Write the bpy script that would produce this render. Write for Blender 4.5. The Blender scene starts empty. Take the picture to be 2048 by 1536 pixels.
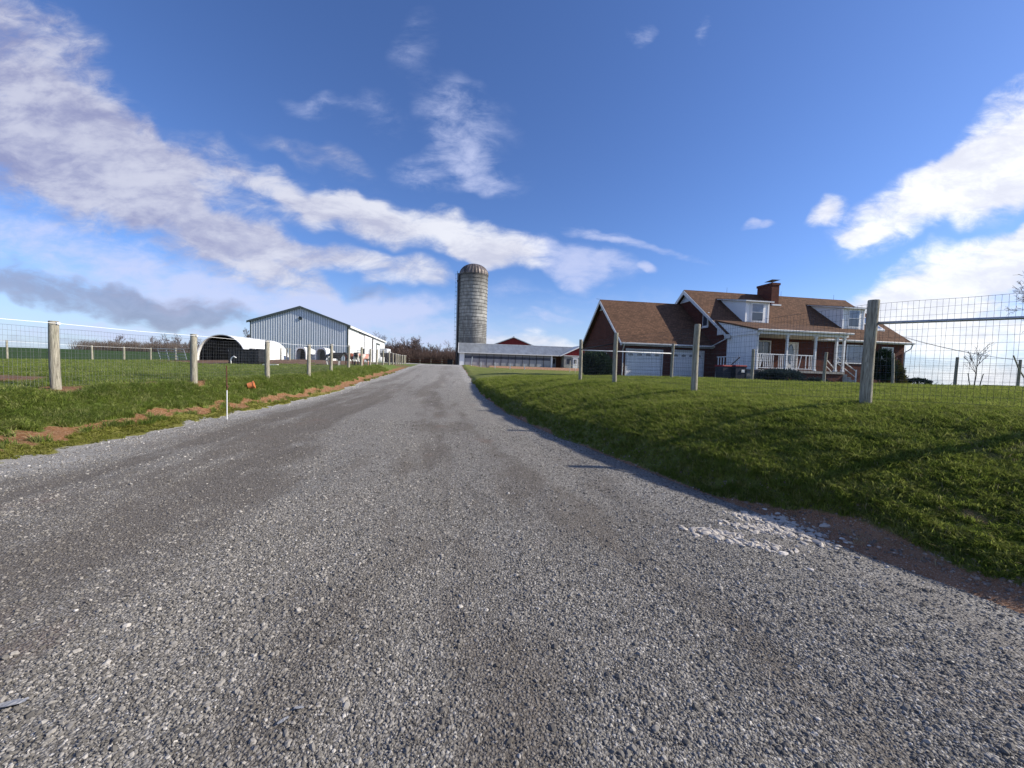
import bpy, math, random
import numpy as np
from mathutils import Vector, Matrix, noise as mnoise
random.seed(7); RNG = np.random.default_rng(7)
SC = bpy.context.scene
COL = SC.collection
R = math.radians

# ------------------------------------------------------------------ camera
EYE = 1.65
FPX = 770.0
pitch, roll = R(-2.6), R(1.75)
f_ = Vector((0, math.cos(pitch), math.sin(pitch)))
r0 = Vector((1, 0, 0)); u0 = r0.cross(f_)
r_ = r0*math.cos(roll) + u0*math.sin(roll); u_ = r_.cross(f_)
cam = bpy.data.cameras.new('camera'); camo = bpy.data.objects.new('camera', cam); COL.objects.link(camo)
M = Matrix((r_, u_, -f_)).transposed().to_4x4(); M.translation = (0, 0, EYE)
camo.matrix_world = M
cam.sensor_width = 36; cam.lens = 36*FPX/2048; cam.clip_start = .05; cam.clip_end = 3000
SC.camera = camo
SC.view_settings.view_transform = 'Standard'; SC.view_settings.look = 'None'
SC.view_settings.gamma = 1; SC.view_settings.use_curve_mapping = False
SC.view_settings.exposure = 0.40
SC.cycles.max_bounces = 5; SC.cycles.diffuse_bounces = 2; SC.cycles.glossy_bounces = 2
SC.cycles.transparent_max_bounces = 8; SC.cycles.transmission_bounces = 3
SC.cycles.caustics_reflective = False; SC.cycles.caustics_refractive = False

def pxray(x, y):
    return f_ + r_*((x-1024)/FPX) - u_*((y-768)/FPX)

# ------------------------------------------------------------------ sun + sky
SUN_EL = R(31.3); SUN_AZ = R(90+2.0)           # azimuth clockwise from +Y
S = Vector((math.cos(SUN_EL)*math.sin(SUN_AZ), math.cos(SUN_EL)*math.cos(SUN_AZ), math.sin(SUN_EL)))
sl = bpy.data.lights.new('sun', 'SUN'); sl.energy = 5.0; sl.angle = R(0.6); sl.color = (1, .91, .77)
so = bpy.data.objects.new('sun', sl); COL.objects.link(so)
so.rotation_euler = S.to_track_quat('Z', 'Y').to_euler(); so.location = (60, 0, 60)

world = bpy.data.worlds.new('World'); SC.world = world; world.cycles.sampling_method = 'MANUAL'; world.cycles.sample_map_resolution = 512; world.use_nodes = True
wt = world.node_tree; wn = wt.nodes; wl = wt.links; wn.clear()
def N(t, nodes, **k):
    n = nodes.new(t)
    for a, v in k.items(): setattr(n, a, v)
    return n
def wmath(op, a, b=None, c=None):
    n = N('ShaderNodeMath', wn, operation=op)
    for i, v in enumerate((a, b, c)):
        if v is None: continue
        if isinstance(v, (int, float)): n.inputs[i].default_value = v
        else: wl.new(v, n.inputs[i])
    return n.outputs[0]
def wrange(v, a, b, c=0., d=1., smooth=True):
    n = N('ShaderNodeMapRange', wn)
    n.interpolation_type = 'SMOOTHSTEP' if smooth else 'LINEAR'
    wl.new(v, n.inputs[0])
    for i, q in enumerate((a, b, c, d)): n.inputs[i+1].default_value = q
    return n.outputs[0]
def wmix(f, a, b):
    n = N('ShaderNodeMix', wn, data_type='RGBA')
    if isinstance(f, (int, float)): n.inputs[0].default_value = f
    else: wl.new(f, n.inputs[0])
    for i, v in ((6, a), (7, b)):
        if isinstance(v, tuple): n.inputs[i].default_value = (*v, 1)
        else: wl.new(v, n.inputs[i])
    return n.outputs[2]
tc = N('ShaderNodeTexCoord', wn)
sep = N('ShaderNodeSeparateXYZ', wn); wl.new(tc.outputs['Generated'], sep.inputs[0])
dx, dy, dz = sep.outputs
sky = N('ShaderNodeTexSky', wn, sky_type='NISHITA'); sky.sun_disc = False
sky.sun_elevation = SUN_EL; sky.sun_rotation = SUN_AZ; sky.altitude = 300; sky.air_density = 1.0; sky.dust_density = .6; sky.ozone_density = 2.5
cz = wmath('MAXIMUM', dz, 0.004)
cv = N('ShaderNodeCombineXYZ', wn); wl.new(dx, cv.inputs[0]); wl.new(dy, cv.inputs[1]); wl.new(cz, cv.inputs[2])
wl.new(cv.outputs[0], sky.inputs[0])
SKY_STR = 0.125
skyc = N('ShaderNodeMix', wn, data_type='RGBA', blend_type='MULTIPLY'); skyc.inputs[0].default_value = 1
wl.new(sky.outputs[0], skyc.inputs[6]); skyc.inputs[7].default_value = (.70, .88, 1.28, 1)
# gnomonic direction coordinates (tangent plane towards +Y)
ady = wmath('MAXIMUM', wmath('ABSOLUTE', dy), .05)
gu = wmath('DIVIDE', dx, ady); gv = wmath('DIVIDE', dz, ady)
G = N('ShaderNodeCombineXYZ', wn); wl.new(gu, G.inputs[0]); wl.new(gv, G.inputs[1])
def wnoise(rot, sx, sy, scale, detail=6, rough=.6, dist=0., off=0.):
    mp = N('ShaderNodeMapping', wn); wl.new(G.outputs[0], mp.inputs[0])
    mp.inputs['Rotation'].default_value = (0, 0, rot); mp.inputs['Scale'].default_value = (sx, sy, 1); mp.inputs['Location'].default_value = (off, off*.7, off)
    n = N('ShaderNodeTexNoise', wn, noise_dimensions='2D'); wl.new(mp.outputs[0], n.inputs['Vector'])
    n.inputs['Scale'].default_value = scale; n.inputs['Detail'].default_value = min(detail, 7)
    n.inputs['Roughness'].default_value = rough; n.inputs['Distortion'].default_value = dist
    return n.outputs['Fac']
nl = wnoise(R(24), .8, 2.3, 2.6, 8, .60, .35, 3.1)     # streaks on the left run down to the right
nr = wnoise(R(-24), .8, 1.7, 3.2, 8, .6, .3, 7.7)
side = wrange(gu, .1, .6)
nmix = wmath('ADD', wmath('MULTIPLY', nl, wmath('SUBTRACT', 1, side)), wmath('MULTIPLY', nr, side))
fine = wnoise(R(14), 1, 2.2, 11, 6, .68, .3, 1.3)
# warp the ellipse coordinates so that no outline stays regular
wp = N('ShaderNodeTexNoise', wn, noise_dimensions='2D'); wl.new(G.outputs[0], wp.inputs['Vector']); wp.inputs['Scale'].default_value = 4.5; wp.inputs['Detail'].default_value = 3
wv = N('ShaderNodeVectorMath', wn, operation='SUBTRACT'); wl.new(wp.outputs['Color'], wv.inputs[0]); wv.inputs[1].default_value = (.5, .5, .5)
ws = N('ShaderNodeVectorMath', wn, operation='SCALE'); wl.new(wv.outputs[0], ws.inputs[0]); ws.inputs['Scale'].default_value = .15
wa = N('ShaderNodeVectorMath', wn, operation='ADD'); wl.new(G.outputs[0], wa.inputs[0]); wl.new(ws.outputs[0], wa.inputs[1])
sp2 = N('ShaderNodeSeparateXYZ', wn); wl.new(wa.outputs[0], sp2.inputs[0])
gU, gV = sp2.outputs[0], sp2.outputs[1]
P2 = N('ShaderNodeCombineXYZ', wn); wl.new(wmath('MULTIPLY', gU, gU), P2.inputs[0]); wl.new(wmath('MULTIPLY', gU, gV), P2.inputs[1]); wl.new(wmath('MULTIPLY', gV, gV), P2.inputs[2])
P1 = N('ShaderNodeCombineXYZ', wn); wl.new(gU, P1.inputs[0]); wl.new(gV, P1.inputs[1]); P1.inputs[2].default_value = 1
def wdot(v, c):
    n = N('ShaderNodeVectorMath', wn, operation='DOT_PRODUCT'); wl.new(v.outputs[0], n.inputs[0]); n.inputs[1].default_value = c; return n.outputs['Value']
def cloudsum(L):
    """sum of soft elliptical clouds, each w*(1-r^2) clamped at 0"""
    tot = None
    for (x, y, rx, ry, ang, w) in L:
        def g(px, py):
            d = pxray(px, py); return np.array((d.x/d.y, d.z/d.y))
        c = g(x, y); a = R(ang); k = 1.3
        e = (g(x+rx*k*math.cos(a), y+rx*k*math.sin(a))-c); h = (g(x-ry*k*math.sin(a), y+ry*k*math.cos(a))-c)
        A = np.linalg.inv(np.stack([e, h], 1)); Q = A.T@A          # r^2 = (p-c)^T Q (p-c)
        lin = -2*Q@c; f0 = c@Q@c
        n = N('ShaderNodeMath', wn, operation='ADD'); n.use_clamp = True
        wl.new(wdot(P2, (-Q[0, 0], -2*Q[0, 1], -Q[1, 1])), n.inputs[0]); wl.new(wdot(P1, (-lin[0], -lin[1], 1-f0)), n.inputs[1])
        tot = wmath('MULTIPLY', n.outputs[0], w) if tot is None else wmath('MULTIPLY_ADD', n.outputs[0], w, tot)
    return tot
thick = cloudsum([
 (60,130,340,120,48,.95),(60,330,330,90,22,.8),(230,300,280,75,30,.6),(420,340,200,55,28,.6),(300,420,320,60,27,.8),(640,320,140,24,18,.3),
 (480,480,170,42,24,.65),(640,395,160,34,14,.7),(800,450,240,50,13,.95),(960,490,100,40,16,.8),(740,540,160,28,10,.8),(560,560,110,20,14,.4),
 (1662,410,46,30,-30,1.0),(1860,400,170,66,-24,1.1),(2030,245,110,62,-34,.8),(1990,350,170,75,-22,1.0),(1745,460,45,18,-5,.7),
 (1920,540,280,50,-20,1.0),(2080,470,120,40,-25,.8),(1830,610,330,42,-10,.9),(1990,660,260,46,-4,1.0),(2000,750,260,36,0,.8),(1060,690,90,22,0,.75)])
veil = cloudsum([(230,520,420,60,12,.75),(560,610,300,40,8,.7),(850,640,260,40,4,.55),(1150,600,200,30,5,.4),(100,660,400,22,3,.5),(560,680,420,26,2,.5),
 (1130,520,140,34,13,.95),(1190,465,90,18,14,.8),(1310,510,130,14,15,.7),(1282,553,24,12,5,.8),(1090,630,60,12,0,.4),
 (930,250,110,80,15,.48),(860,345,80,34,10,.5),(835,90,60,90,15,.26),(745,240,50,44,30,.3),(640,220,60,24,20,.35),(960,330,100,44,30,.5),
 (1530,460,34,12,0,.6),(1412,55,36,24,-55,.6),(1272,72,24,22,0,.5)])
dark = cloudsum([(150,590,340,32,12,1.0),(400,622,170,30,10,.9),(20,680,260,12,4,.5),(740,590,60,14,10,.35)])
# sky behind the lens: the same broken cloud from plain noise
front = wrange(dy, .05, .3)
back = wmath('MULTIPLY', wrange(nmix, .42, .75), wmath('SUBTRACT', 1, front))
def dens(c, lo, hi, amp, famp):
    v = wmath('ADD', wmath('MULTIPLY', c, front), wmath('MULTIPLY', wmath('SUBTRACT', nmix, .5), wmath('MULTIPLY', amp, wmath('MINIMUM', wmath('MULTIPLY', c, 2.5), 1.0))))
    v = wmath('ADD', v, wmath('MULTIPLY', wmath('SUBTRACT', fine, .5), wmath('MULTIPLY', famp, wmath('MINIMUM', wmath('MULTIPLY', c, 2.5), 1.0))))
    return wrange(v, lo, hi)
dT = wmath('MAXIMUM', dens(thick, .06, 1.12, 1.5, 1.0), wmath('MULTIPLY', back, .8))
dV = dens(veil, .08, 1.15, 2.0, 1.0)
dD = dens(dark, .05, 1.15, 2.2, 1.3)
hz = wrange(dz, 0.0, .22, .50, 0.0)           # thin milky air low down
shade = wmath('ADD', wmath('MULTIPLY', wrange(gu, -1.3, .9), .66), wmath('MULTIPLY', wrange(wmath('ADD', wmath('MULTIPLY', wnoise(R(20), .9, 2.2, 3.4, 5, .6, .3, 11.), .7), wmath('MULTIPLY', fine, .3)), .36, .64), .38))
cc = wmix(shade, (.30, .32, .52), (1.08, 1.09, 1.11))
sc1 = N('ShaderNodeMix', wn, data_type='RGBA', blend_type='MULTIPLY'); sc1.inputs[0].default_value = 1
wl.new(skyc.outputs[2], sc1.inputs[6]); sc1.inputs[7].default_value = (SKY_STR,)*3+(1,)
c0 = wmix(hz, sc1.outputs[2], (.62, .72, .90))
c1 = wmix(wmath('MULTIPLY', dV, .8), c0, (.60, .66, .92))
c2 = wmix(wmath('MULTIPLY', dT, .92), c1, cc)
c3 = wmix(wmath('MULTIPLY', dD, .72), c2, wmix(fine, (.17, .19, .31), (.36, .39, .56)))
div = N('ShaderNodeVectorMath', wn, operation='SCALE'); wl.new(c3, div.inputs[0]); div.inputs['Scale'].default_value = .80/SKY_STR
bg = N('ShaderNodeBackground', wn); wl.new(div.outputs[0], bg.inputs[0]); bg.inputs[1].default_value = SKY_STR
wo = N('ShaderNodeOutputWorld', wn); wl.new(bg.outputs[0], wo.inputs[0])

# ------------------------------------------------------------------ helpers
def tag(o, label=None, cat=None, group=None, kind=None):
    if label: o['label'] = label
    if cat: o['category'] = cat
    if group: o['group'] = group
    if kind: o['kind'] = kind
    return o
def empty(name, loc=(0, 0, 0), rz=0., label=None, cat=None, group=None, parent=None):
    o = bpy.data.objects.new(name, None); COL.objects.link(o); o.empty_display_size = .3
    o.location = loc; o.rotation_euler = (0, 0, rz)
    if parent: o.parent = parent
    return tag(o, label, cat, group)
def copy_tree(o, parent=None):
    c = o.copy(); COL.objects.link(c); c.parent = parent
    if 'label' in c: del c['label']
    for ch in list(o.children): copy_tree(ch, c)
    return c
class MB:
    def __init__(s): s.v = []; s.f = []; s.m = []; s.cur = 0
    def add(s, vs, fs):
        b = len(s.v); s.v += [tuple(q) for q in vs]
        for q in fs: s.f.append(tuple(b+i for i in q)); s.m.append(s.cur)
        return s
    def box(s, x0, x1, y0, y1, z0, z1):
        return s.add([(x0,y0,z0),(x1,y0,z0),(x1,y1,z0),(x0,y1,z0),(x0,y0,z1),(x1,y0,z1),(x1,y1,z1),(x0,y1,z1)],
                     [(0,3,2,1),(4,5,6,7),(0,1,5,4),(1,2,6,5),(2,3,7,6),(3,0,4,7)])
    def prism(s, poly, a, b):             # poly of points; a,b: offsets (vectors) of the two ends
        n = len(poly); a = Vector(a); b = Vector(b)
        vs = [Vector(p)+a for p in poly]+[Vector(p)+b for p in poly]
        return s.add(vs, [tuple(range(n))[::-1], tuple(range(n, 2*n))]+[(i, (i+1)%n, n+(i+1)%n, n+i) for i in range(n)])
    def tube(s, pts, rad, n=8, cap=True):
        pts = [Vector(p) for p in pts]; k = len(pts)
        if not hasattr(rad, '__len__'): rad = [rad]*k
        vs = []
        t = (pts[1]-pts[0]).normalized()
        a = t.orthogonal().normalized()
        for i, p in enumerate(pts):
            t = (pts[min(i+1, k-1)]-pts[max(i-1, 0)]).normalized()
            a = (a-t*a.dot(t)).normalized(); b = t.cross(a)
            for j in range(n):
                w = 2*math.pi*j/n; vs.append(p+(a*math.cos(w)+b*math.sin(w))*rad[i])
        fs = [(i*n+j, i*n+(j+1)%n, (i+1)*n+(j+1)%n, (i+1)*n+j) for i in range(k-1) for j in range(n)]
        if cap: fs += [tuple(range(n))[::-1], tuple(range((k-1)*n, k*n))]
        return s.add(vs, fs)
    def lathe(s, prof, n=24, c=(0, 0), star=None):
        vs = []
        for (r, z) in prof:
            for j in range(n):
                w = 2*math.pi*j/n; q = r*(star(j) if star else 1)
                vs.append((c[0]+q*math.cos(w), c[1]+q*math.sin(w), z))
        k = len(prof)
        return s.add(vs, [(i*n+j, i*n+(j+1)%n, (i+1)*n+(j+1)%n, (i+1)*n+j) for i in range(k-1) for j in range(n)])
    def build(s, name, mats, parent=None, smooth=False, loc=None, rot=None, bevel=0, label=None, cat=None, group=None, kind=None):
        me = bpy.data.meshes.new(name); me.from_pydata(s.v, [], s.f)
        if not isinstance(mats, (list, tuple)): mats = [mats]
        for m in mats: me.materials.append(m)
        if len(mats) > 1: me.polygons.foreach_set('material_index', s.m)
        if smooth: me.polygons.foreach_set('use_smooth', [True]*len(me.polygons))
        me.update()
        o = bpy.data.objects.new(name, me); COL.objects.link(o)
        if parent: o.parent = parent
        if loc: o.location = loc
        if rot: o.rotation_euler = rot
        if bevel:
            b = o.modifiers.new('bevel', 'BEVEL'); b.width = bevel; b.segments = 2; b.limit_method = 'ANGLE'
        return tag(o, label, cat, group, kind)

# ------------------------------------------------------------------ materials
def mat(name, col, rough=.7, metal=0., var=.15, vscale=3., bump=0., bscale=40., bdist=.01, spec=.3, col2=None, stretch=None, coord='Object'):
    m = bpy.data.materials.new(name); m.use_nodes = True; t = m.node_tree; n = t.nodes; l = t.links
    b = n['Principled BSDF']; b.inputs['Roughness'].default_value = rough; b.inputs['Metallic'].default_value = metal
    b.inputs['Specular IOR Level'].default_value = spec
    c = N('ShaderNodeTexCoord', n); src = c.outputs[coord]
    if stretch:
        mp = N('ShaderNodeMapping', n); l.new(src, mp.inputs[0]); mp.inputs['Scale'].default_value = stretch; src = mp.outputs[0]
    tx = N('ShaderNodeTexNoise', n); l.new(src, tx.inputs['Vector']); tx.inputs['Scale'].default_value = vscale; tx.inputs['Detail'].default_value = 8; tx.inputs['Roughness'].default_value = .65
    mr = N('ShaderNodeMapRange', n); l.new(tx.outputs['Fac'], mr.inputs[0]); mr.inputs[1].default_value = .3; mr.inputs[2].default_value = .7
    mx = N('ShaderNodeMix', n, data_type='RGBA'); l.new(mr.outputs[0], mx.inputs[0])
    c2 = col2 or tuple(q*(1-var*2) for q in col)
    mx.inputs[6].default_value = (*c2, 1); mx.inputs[7].default_value = (*(q*(1+(0 if col2 else var*.5)) for q in col), 1)
    l.new(mx.outputs[2], b.inputs['Base Color'])
    if bump:
        t2 = N('ShaderNodeTexNoise', n); l.new(src, t2.inputs['Vector']); t2.inputs['Scale'].default_value = bscale; t2.inputs['Detail'].default_value = 4
        bp = N('ShaderNodeBump', n); bp.inputs['Strength'].default_value = bump; bp.inputs['Distance'].default_value = bdist
        l.new(t2.outputs['Fac'], bp.inputs['Height']); l.new(bp.outputs[0], b.inputs['Normal'])
    return m
class NT:
    """small wrapper for hand made materials"""
    def __init__(s, name):
        s.m = bpy.data.materials.new(name); s.m.use_nodes = True; s.t = s.m.node_tree; s.n = s.t.nodes; s.l = s.t.links; s.b = s.n['Principled BSDF']
        s.c = N('ShaderNodeTexCoord', s.n)
    def put(s, v, sock):
        if isinstance(v, (int, float)): sock.default_value = v
        elif isinstance(v, tuple): sock.default_value = (*v, 1) if len(sock.default_value) == 4 and len(v) == 3 else v
        else: s.l.new(v, sock)
    def math(s, op, a, b=None, c=None, clamp=False):
        n = N('ShaderNodeMath', s.n, operation=op); n.use_clamp = clamp
        for i, v in enumerate((a, b, c)):
            if v is not None: s.put(v, n.inputs[i])
        return n.outputs[0]
    def map(s, v, a, b, c=0., d=1., smooth=False):
        n = N('ShaderNodeMapRange', s.n); n.interpolation_type = 'SMOOTHSTEP' if smooth else 'LINEAR'; s.put(v, n.inputs[0])
        for i, q in enumerate((a, b, c, d)): s.put(q, n.inputs[i+1])
        return n.outputs[0]
    def mix(s, f, a, b, blend='MIX'):
        n = N('ShaderNodeMix', s.n, data_type='RGBA', blend_type=blend); s.put(f, n.inputs[0]); s.put(a, n.inputs[6]); s.put(b, n.inputs[7]); return n.outputs[2]
    def vec(s, src='Object', scale=(1, 1, 1), rot=(0, 0, 0), loc=(0, 0, 0)):
        mp = N('ShaderNodeMapping', s.n); s.put(s.c.outputs[src] if isinstance(src, str) else src, mp.inputs[0])
        mp.inputs['Scale'].default_value = scale; mp.inputs['Rotation'].default_value = rot; mp.inputs['Location'].default_value = loc
        return mp.outputs[0]
    def noise(s, v, scale, detail=6, rough=.6, dist=0.):
        n = N('ShaderNodeTexNoise', s.n); s.put(v, n.inputs['Vector']); n.inputs['Scale'].default_value = scale; n.inputs['Detail'].default_value = detail
        n.inputs['Roughness'].default_value = rough; n.inputs['Distortion'].default_value = dist; return n.outputs['Fac']
    def vor(s, v, scale, feature='F1', rand=1.):
        n = N('ShaderNodeTexVoronoi', s.n, feature=feature); s.put(v, n.inputs['Vector']); n.inputs['Scale'].default_value = scale; n.inputs['Randomness'].default_value = rand
        return n.outputs
    def attr(s, name):
        n = N('ShaderNodeAttribute', s.n, attribute_name=name); return n.outputs['Fac']
    def bump(s, h, strength, dist, normal=None):
        n = N('ShaderNodeBump', s.n); n.inputs['Strength'].default_value = strength; n.inputs['Distance'].default_value = dist; s.put(h, n.inputs['Height'])
        if normal is not None: s.l.new(normal, n.inputs['Normal'])
        return n.outputs[0]
    def out(s, col, rough=.9, spec=.2, normal=None):
        s.put(col, s.b.inputs['Base Color']); s.put(rough, s.b.inputs['Roughness']); s.b.inputs['Specular IOR Level'].default_value = spec
        if normal is not None: s.l.new(normal, s.b.inputs['Normal'])
        return s.m

def m_brick(name, c1, c2, mortar, sx=.203, sz=.067):
    q = NT(name); sp = N('ShaderNodeSeparateXYZ', q.n); q.l.new(q.c.outputs['Object'], sp.inputs[0])
    cb = N('ShaderNodeCombineXYZ', q.n); q.put(q.math('ADD', sp.outputs[0], sp.outputs[1]), cb.inputs[0]); q.put(sp.outputs[2], cb.inputs[1])
    br = N('ShaderNodeTexBrick', q.n); q.l.new(cb.outputs[0], br.inputs['Vector']); br.inputs['Scale'].default_value = 1
    br.inputs['Brick Width'].default_value = sx; br.inputs['Row Height'].default_value = sz; br.inputs['Mortar Size'].default_value = .006; br.inputs['Mortar Smooth'].default_value = .2
    br.inputs['Color1'].default_value = (*c1, 1); br.inputs['Color2'].default_value = (*c2, 1); br.inputs['Mortar'].default_value = (*mortar, 1)
    nz = q.noise(q.vec(), 1.1, 5); col = q.mix(q.map(nz, .3, .75, 0, .45), br.outputs['Color'], tuple(a*.55 for a in c1))
    return q.out(col, .9, .15, q.bump(br.outputs['Fac'], -.6, .01))
def m_shingle(name, c1, c2):
    q = NT(name); sp = N('ShaderNodeSeparateXYZ', q.n); q.l.new(q.c.outputs['Object'], sp.inputs[0])
    cb = N('ShaderNodeCombineXYZ', q.n); q.put(sp.outputs[0], cb.inputs[0]); q.put(q.math('MULTIPLY', sp.outputs[2], 1.45), cb.inputs[1])
    br = N('ShaderNodeTexBrick', q.n); q.l.new(cb.outputs[0], br.inputs['Vector']); br.inputs['Scale'].default_value = 1
    br.inputs['Brick Width'].default_value = .21; br.inputs['Row Height'].default_value = .15; br.inputs['Mortar Size'].default_value = .012; br.inputs['Mortar Smooth'].default_value = .5; br.inputs['Bias'].default_value = .0
    br.inputs['Color1'].default_value = (*c1, 1); br.inputs['Color2'].default_value = (*c2, 1); br.inputs['Mortar'].default_value = (*(a*.4 for a in c2), 1)
    nz = q.noise(q.vec(), .7, 5); nf = q.noise(q.vec(), 60, 3)
    col = q.mix(q.map(nz, .3, .75, 0, .35), br.outputs['Color'], tuple(a*.7 for a in c2))
    col = q.mix(q.map(nf, .3, .7, 0, .35), col, tuple(a*1.5 for a in c1))
    return q.out(col, .95, .1, q.bump(br.outputs['Fac'], -.5, .012))

mBrick = m_brick('brick', (.125, .034, .022), (.070, .020, .015), (.12, .10, .085))
mShingle = m_shingle('roof_shingles', (.150, .086, .056), (.060, .037, .026))
mWhite = mat('white_paint', (.82, .82, .82), .5, var=.05, vscale=1.5)
mVinyl = mat('vinyl_siding', (.84, .85, .85), .45, var=.04, vscale=1.2)
mTrim = mat('trim_paint', (.66, .67, .68), .5, var=.07, vscale=4)
mBeige = mat('porch_ceiling', (.62, .57, .46), .7, var=.05)
mGlass = mat('dark_glass', (.045, .055, .075), .08, var=.1, spec=.8)
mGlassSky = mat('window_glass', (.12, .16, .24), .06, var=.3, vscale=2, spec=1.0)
mCurtain = mat('curtain', (.5, .52, .56), .9, var=.2, vscale=2, stretch=(6, 6, .3))
mConc = mat('concrete', (.38, .36, .33), .9, var=.15, vscale=5, bump=.3)
mDoor = mat('garage_door', (.80, .81, .84), .5, var=.05, vscale=1)
mDark = mat('inside_shade', (.012, .012, .014), .9)  # near-black colour paints the shade of unlit interiors
mMetalW = mat('white_steel', (.82, .83, .84), .4, var=.04, vscale=.6)
mMetalB = mat('grey_shade_steel', (.42, .47, .53), .35, .3, var=.12, vscale=.8, stretch=(1, 1, .2))  # grey louvres; on the barn front, shade put into the colour
mRib = mat('steel_rib', (.70, .74, .78), .4, .1, var=.05)
mRoofG = mat('galvanized_roof', (.43, .46, .48), .4, .35, var=.18, vscale=.5, stretch=(3, 1, 1))
mTrimD = mat('dark_trim', (.07, .09, .09), .5, var=.2)
mRed = mat('red_steel', (.26, .022, .022), .5, var=.15, vscale=1, stretch=(4, 4, .5))
mBlock = mat('concrete_block', (.34, .34, .32), .9, var=.2, vscale=2, bump=.4)
mCurtP = mat('barn_curtain', (.36, .37, .39), .8, var=.12, vscale=1.2)
mCurtD = mat('barn_gap_shade', (.09, .105, .14), .7, var=.25, vscale=1.5)  # shade of the open band put into the panel colour
mCurtU = mat('barn_curtain_upper', (.25, .265, .29), .8, var=.12, vscale=1.2)
mIron = mat('dark_iron', (.035, .033, .034), .6, .2, var=.3, vscale=2)
mRust = mat('rusty_metal', (.16, .07, .045), .8, var=.4, vscale=12)
mPipe = mat('galvanized_pipe', (.45, .47, .50), .35, .6, var=.15, vscale=8)
mPipeW = mat('white_pipe', (.75, .76, .78), .4, var=.05)
mWire = mat('wire', (.20, .21, .23), .4, .6, var=.2, vscale=10)
mWireDark = mat('woven_wire', (.075, .08, .09), .45, .5, var=.3, vscale=6)
mRope = mat('white_electric_rope', (.85, .86, .88), .5, var=.03)
mPlasB = mat('black_plastic', (.018, .020, .024), .5, var=.3, vscale=3, bump=.2)
mPoly = mat('white_poly', (.80, .81, .80), .45, var=.05, vscale=1.5)
mOrange = mat('orange_plastic', (.75, .25, .10), .6, var=.15, vscale=8)
mBinB = mat('navy_plastic', (.025, .03, .05), .5)
mBinR = mat('red_plastic', (.35, .03, .035), .5)
mBinG = mat('grey_plastic', (.16, .17, .18), .55)
mStone = mat('pale_stone', (.58, .54, .48), .9, var=.25, vscale=6, bump=.4, bscale=20)
mStoneW = mat('white_limestone', (.76, .71, .65), .9, var=.25, vscale=12, bump=.5, bscale=40)
mDirtBank = mat('dirt', (.16, .085, .055), 1, var=.3, vscale=3)
mBark = mat('bark', (.135, .105, .085), .95, var=.35, vscale=3, stretch=(1, 1, .3))
mTwig = mat('twigs', (.155, .105, .09), .95, var=.3, vscale=.6)
mSapling = mat('sapling_bark', (.16, .13, .11), .9, var=.2)

def m_wood_post():
    q = NT('weathered_post'); v = q.vec('Object', (9, 9, .7)); n1 = q.noise(v, 3.2, 8, .7); n2 = q.noise(q.vec('Object', (40, 40, 1.6)), 3, 4, .6)
    n3 = q.noise(q.vec('Object', (1, 1, .6)), 5, 4)
    col = q.mix(q.map(n1, .32, .68), (.17, .155, .12), (.50, .47, .38))
    col = q.mix(q.map(n3, .5, .72, 0, .5), col, (.27, .31, .21))
    col = q.mix(q.map(n2, .38, .46, .75, 0), col, (.06, .05, .042))
    return q.out(col, .9, .15, q.bump(n2, .8, .012))
mPost = m_wood_post()

# grass blades / leaves
def m_leaf(name, a, b, c, scale=.6, trans=.25):
    q = NT(name); oi = N('ShaderNodeObjectInfo', q.n); g = N('ShaderNodeNewGeometry', q.n)
    nz = q.noise(g.outputs['Position'], scale, 4, .6)
    col = q.mix(q.map(nz, .35, .65), a, b); col = q.mix(q.map(oi.outputs['Random'], .5, 1, 0, .85), col, c)
    d = N('ShaderNodeBsdfDiffuse', q.n); q.l.new(col, d.inputs[0]); tr = N('ShaderNodeBsdfTranslucent', q.n); q.l.new(q.mix(.5, col, tuple(x*1.3 for x in b)), tr.inputs[0])
    ms = N('ShaderNodeMixShader', q.n); ms.inputs[0].default_value = trans; q.l.new(d.outputs[0], ms.inputs[1]); q.l.new(tr.outputs[0], ms.inputs[2])
    q.l.new(ms.outputs[0], q.n['Material Output'].inputs[0]); return q.m
mGrass = m_leaf('grass_blades', (.105, .158, .028), (.235, .285, .058), (.38, .36, .15), 1.1, .45)
mGrassL = m_leaf('verge_grass_blades', (.115, .172, .034), (.24, .30, .068), (.36, .36, .16), 1.1, .45)
mGrassY = m_leaf('yellow_weeds', (.16, .18, .03), (.20, .21, .05), (.24, .22, .08))
mStraw = m_leaf('dead_grass', (.30, .25, .15), (.24, .20, .12), (.38, .33, .22), 2.)
mConif = m_leaf('juniper_needles', (.020, .038, .022), (.035, .06, .034), (.055, .08, .05), 1.5, .1)
mConifB = m_leaf('blue_spruce_needles', (.035, .055, .055), (.06, .085, .085), (.10, .13, .13), 1.5, .1)
mConifY = m_leaf('golden_cypress_needles', (.085, .085, .028), (.13, .12, .04), (.16, .13, .06), 1.5, .1)

# ------------------------------------------------------------------ terrain functions
def vnoise(x, y, seed=0):
    x = np.asarray(x, float); y = np.asarray(y, float)
    xi = np.floor(x).astype(np.int64); yi = np.floor(y).astype(np.int64); fx = x-xi; fy = y-yi
    fx = fx*fx*(3-2*fx); fy = fy*fy*(3-2*fy)
    def h(a, b):
        n = (a*374761393+b*668265263+seed*1442695041) & 0xffffffff
        n = ((n ^ (n >> 13))*1274126177) & 0xffffffff
        return ((n ^ (n >> 16)) & 0xffff)/65535.
    return (h(xi, yi)*(1-fx)+h(xi+1, yi)*fx)*(1-fy)+(h(xi, yi+1)*(1-fx)+h(xi+1, yi+1)*fx)*fy
def fbm(x, y, seed=0, o=4, g=.5):
    s = 0; a = 1; t = 0
    for i in range(o):
        s = s+a*(vnoise(x*2**i, y*2**i, seed+i)-.5); t += a; a *= g
    return s/t
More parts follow.
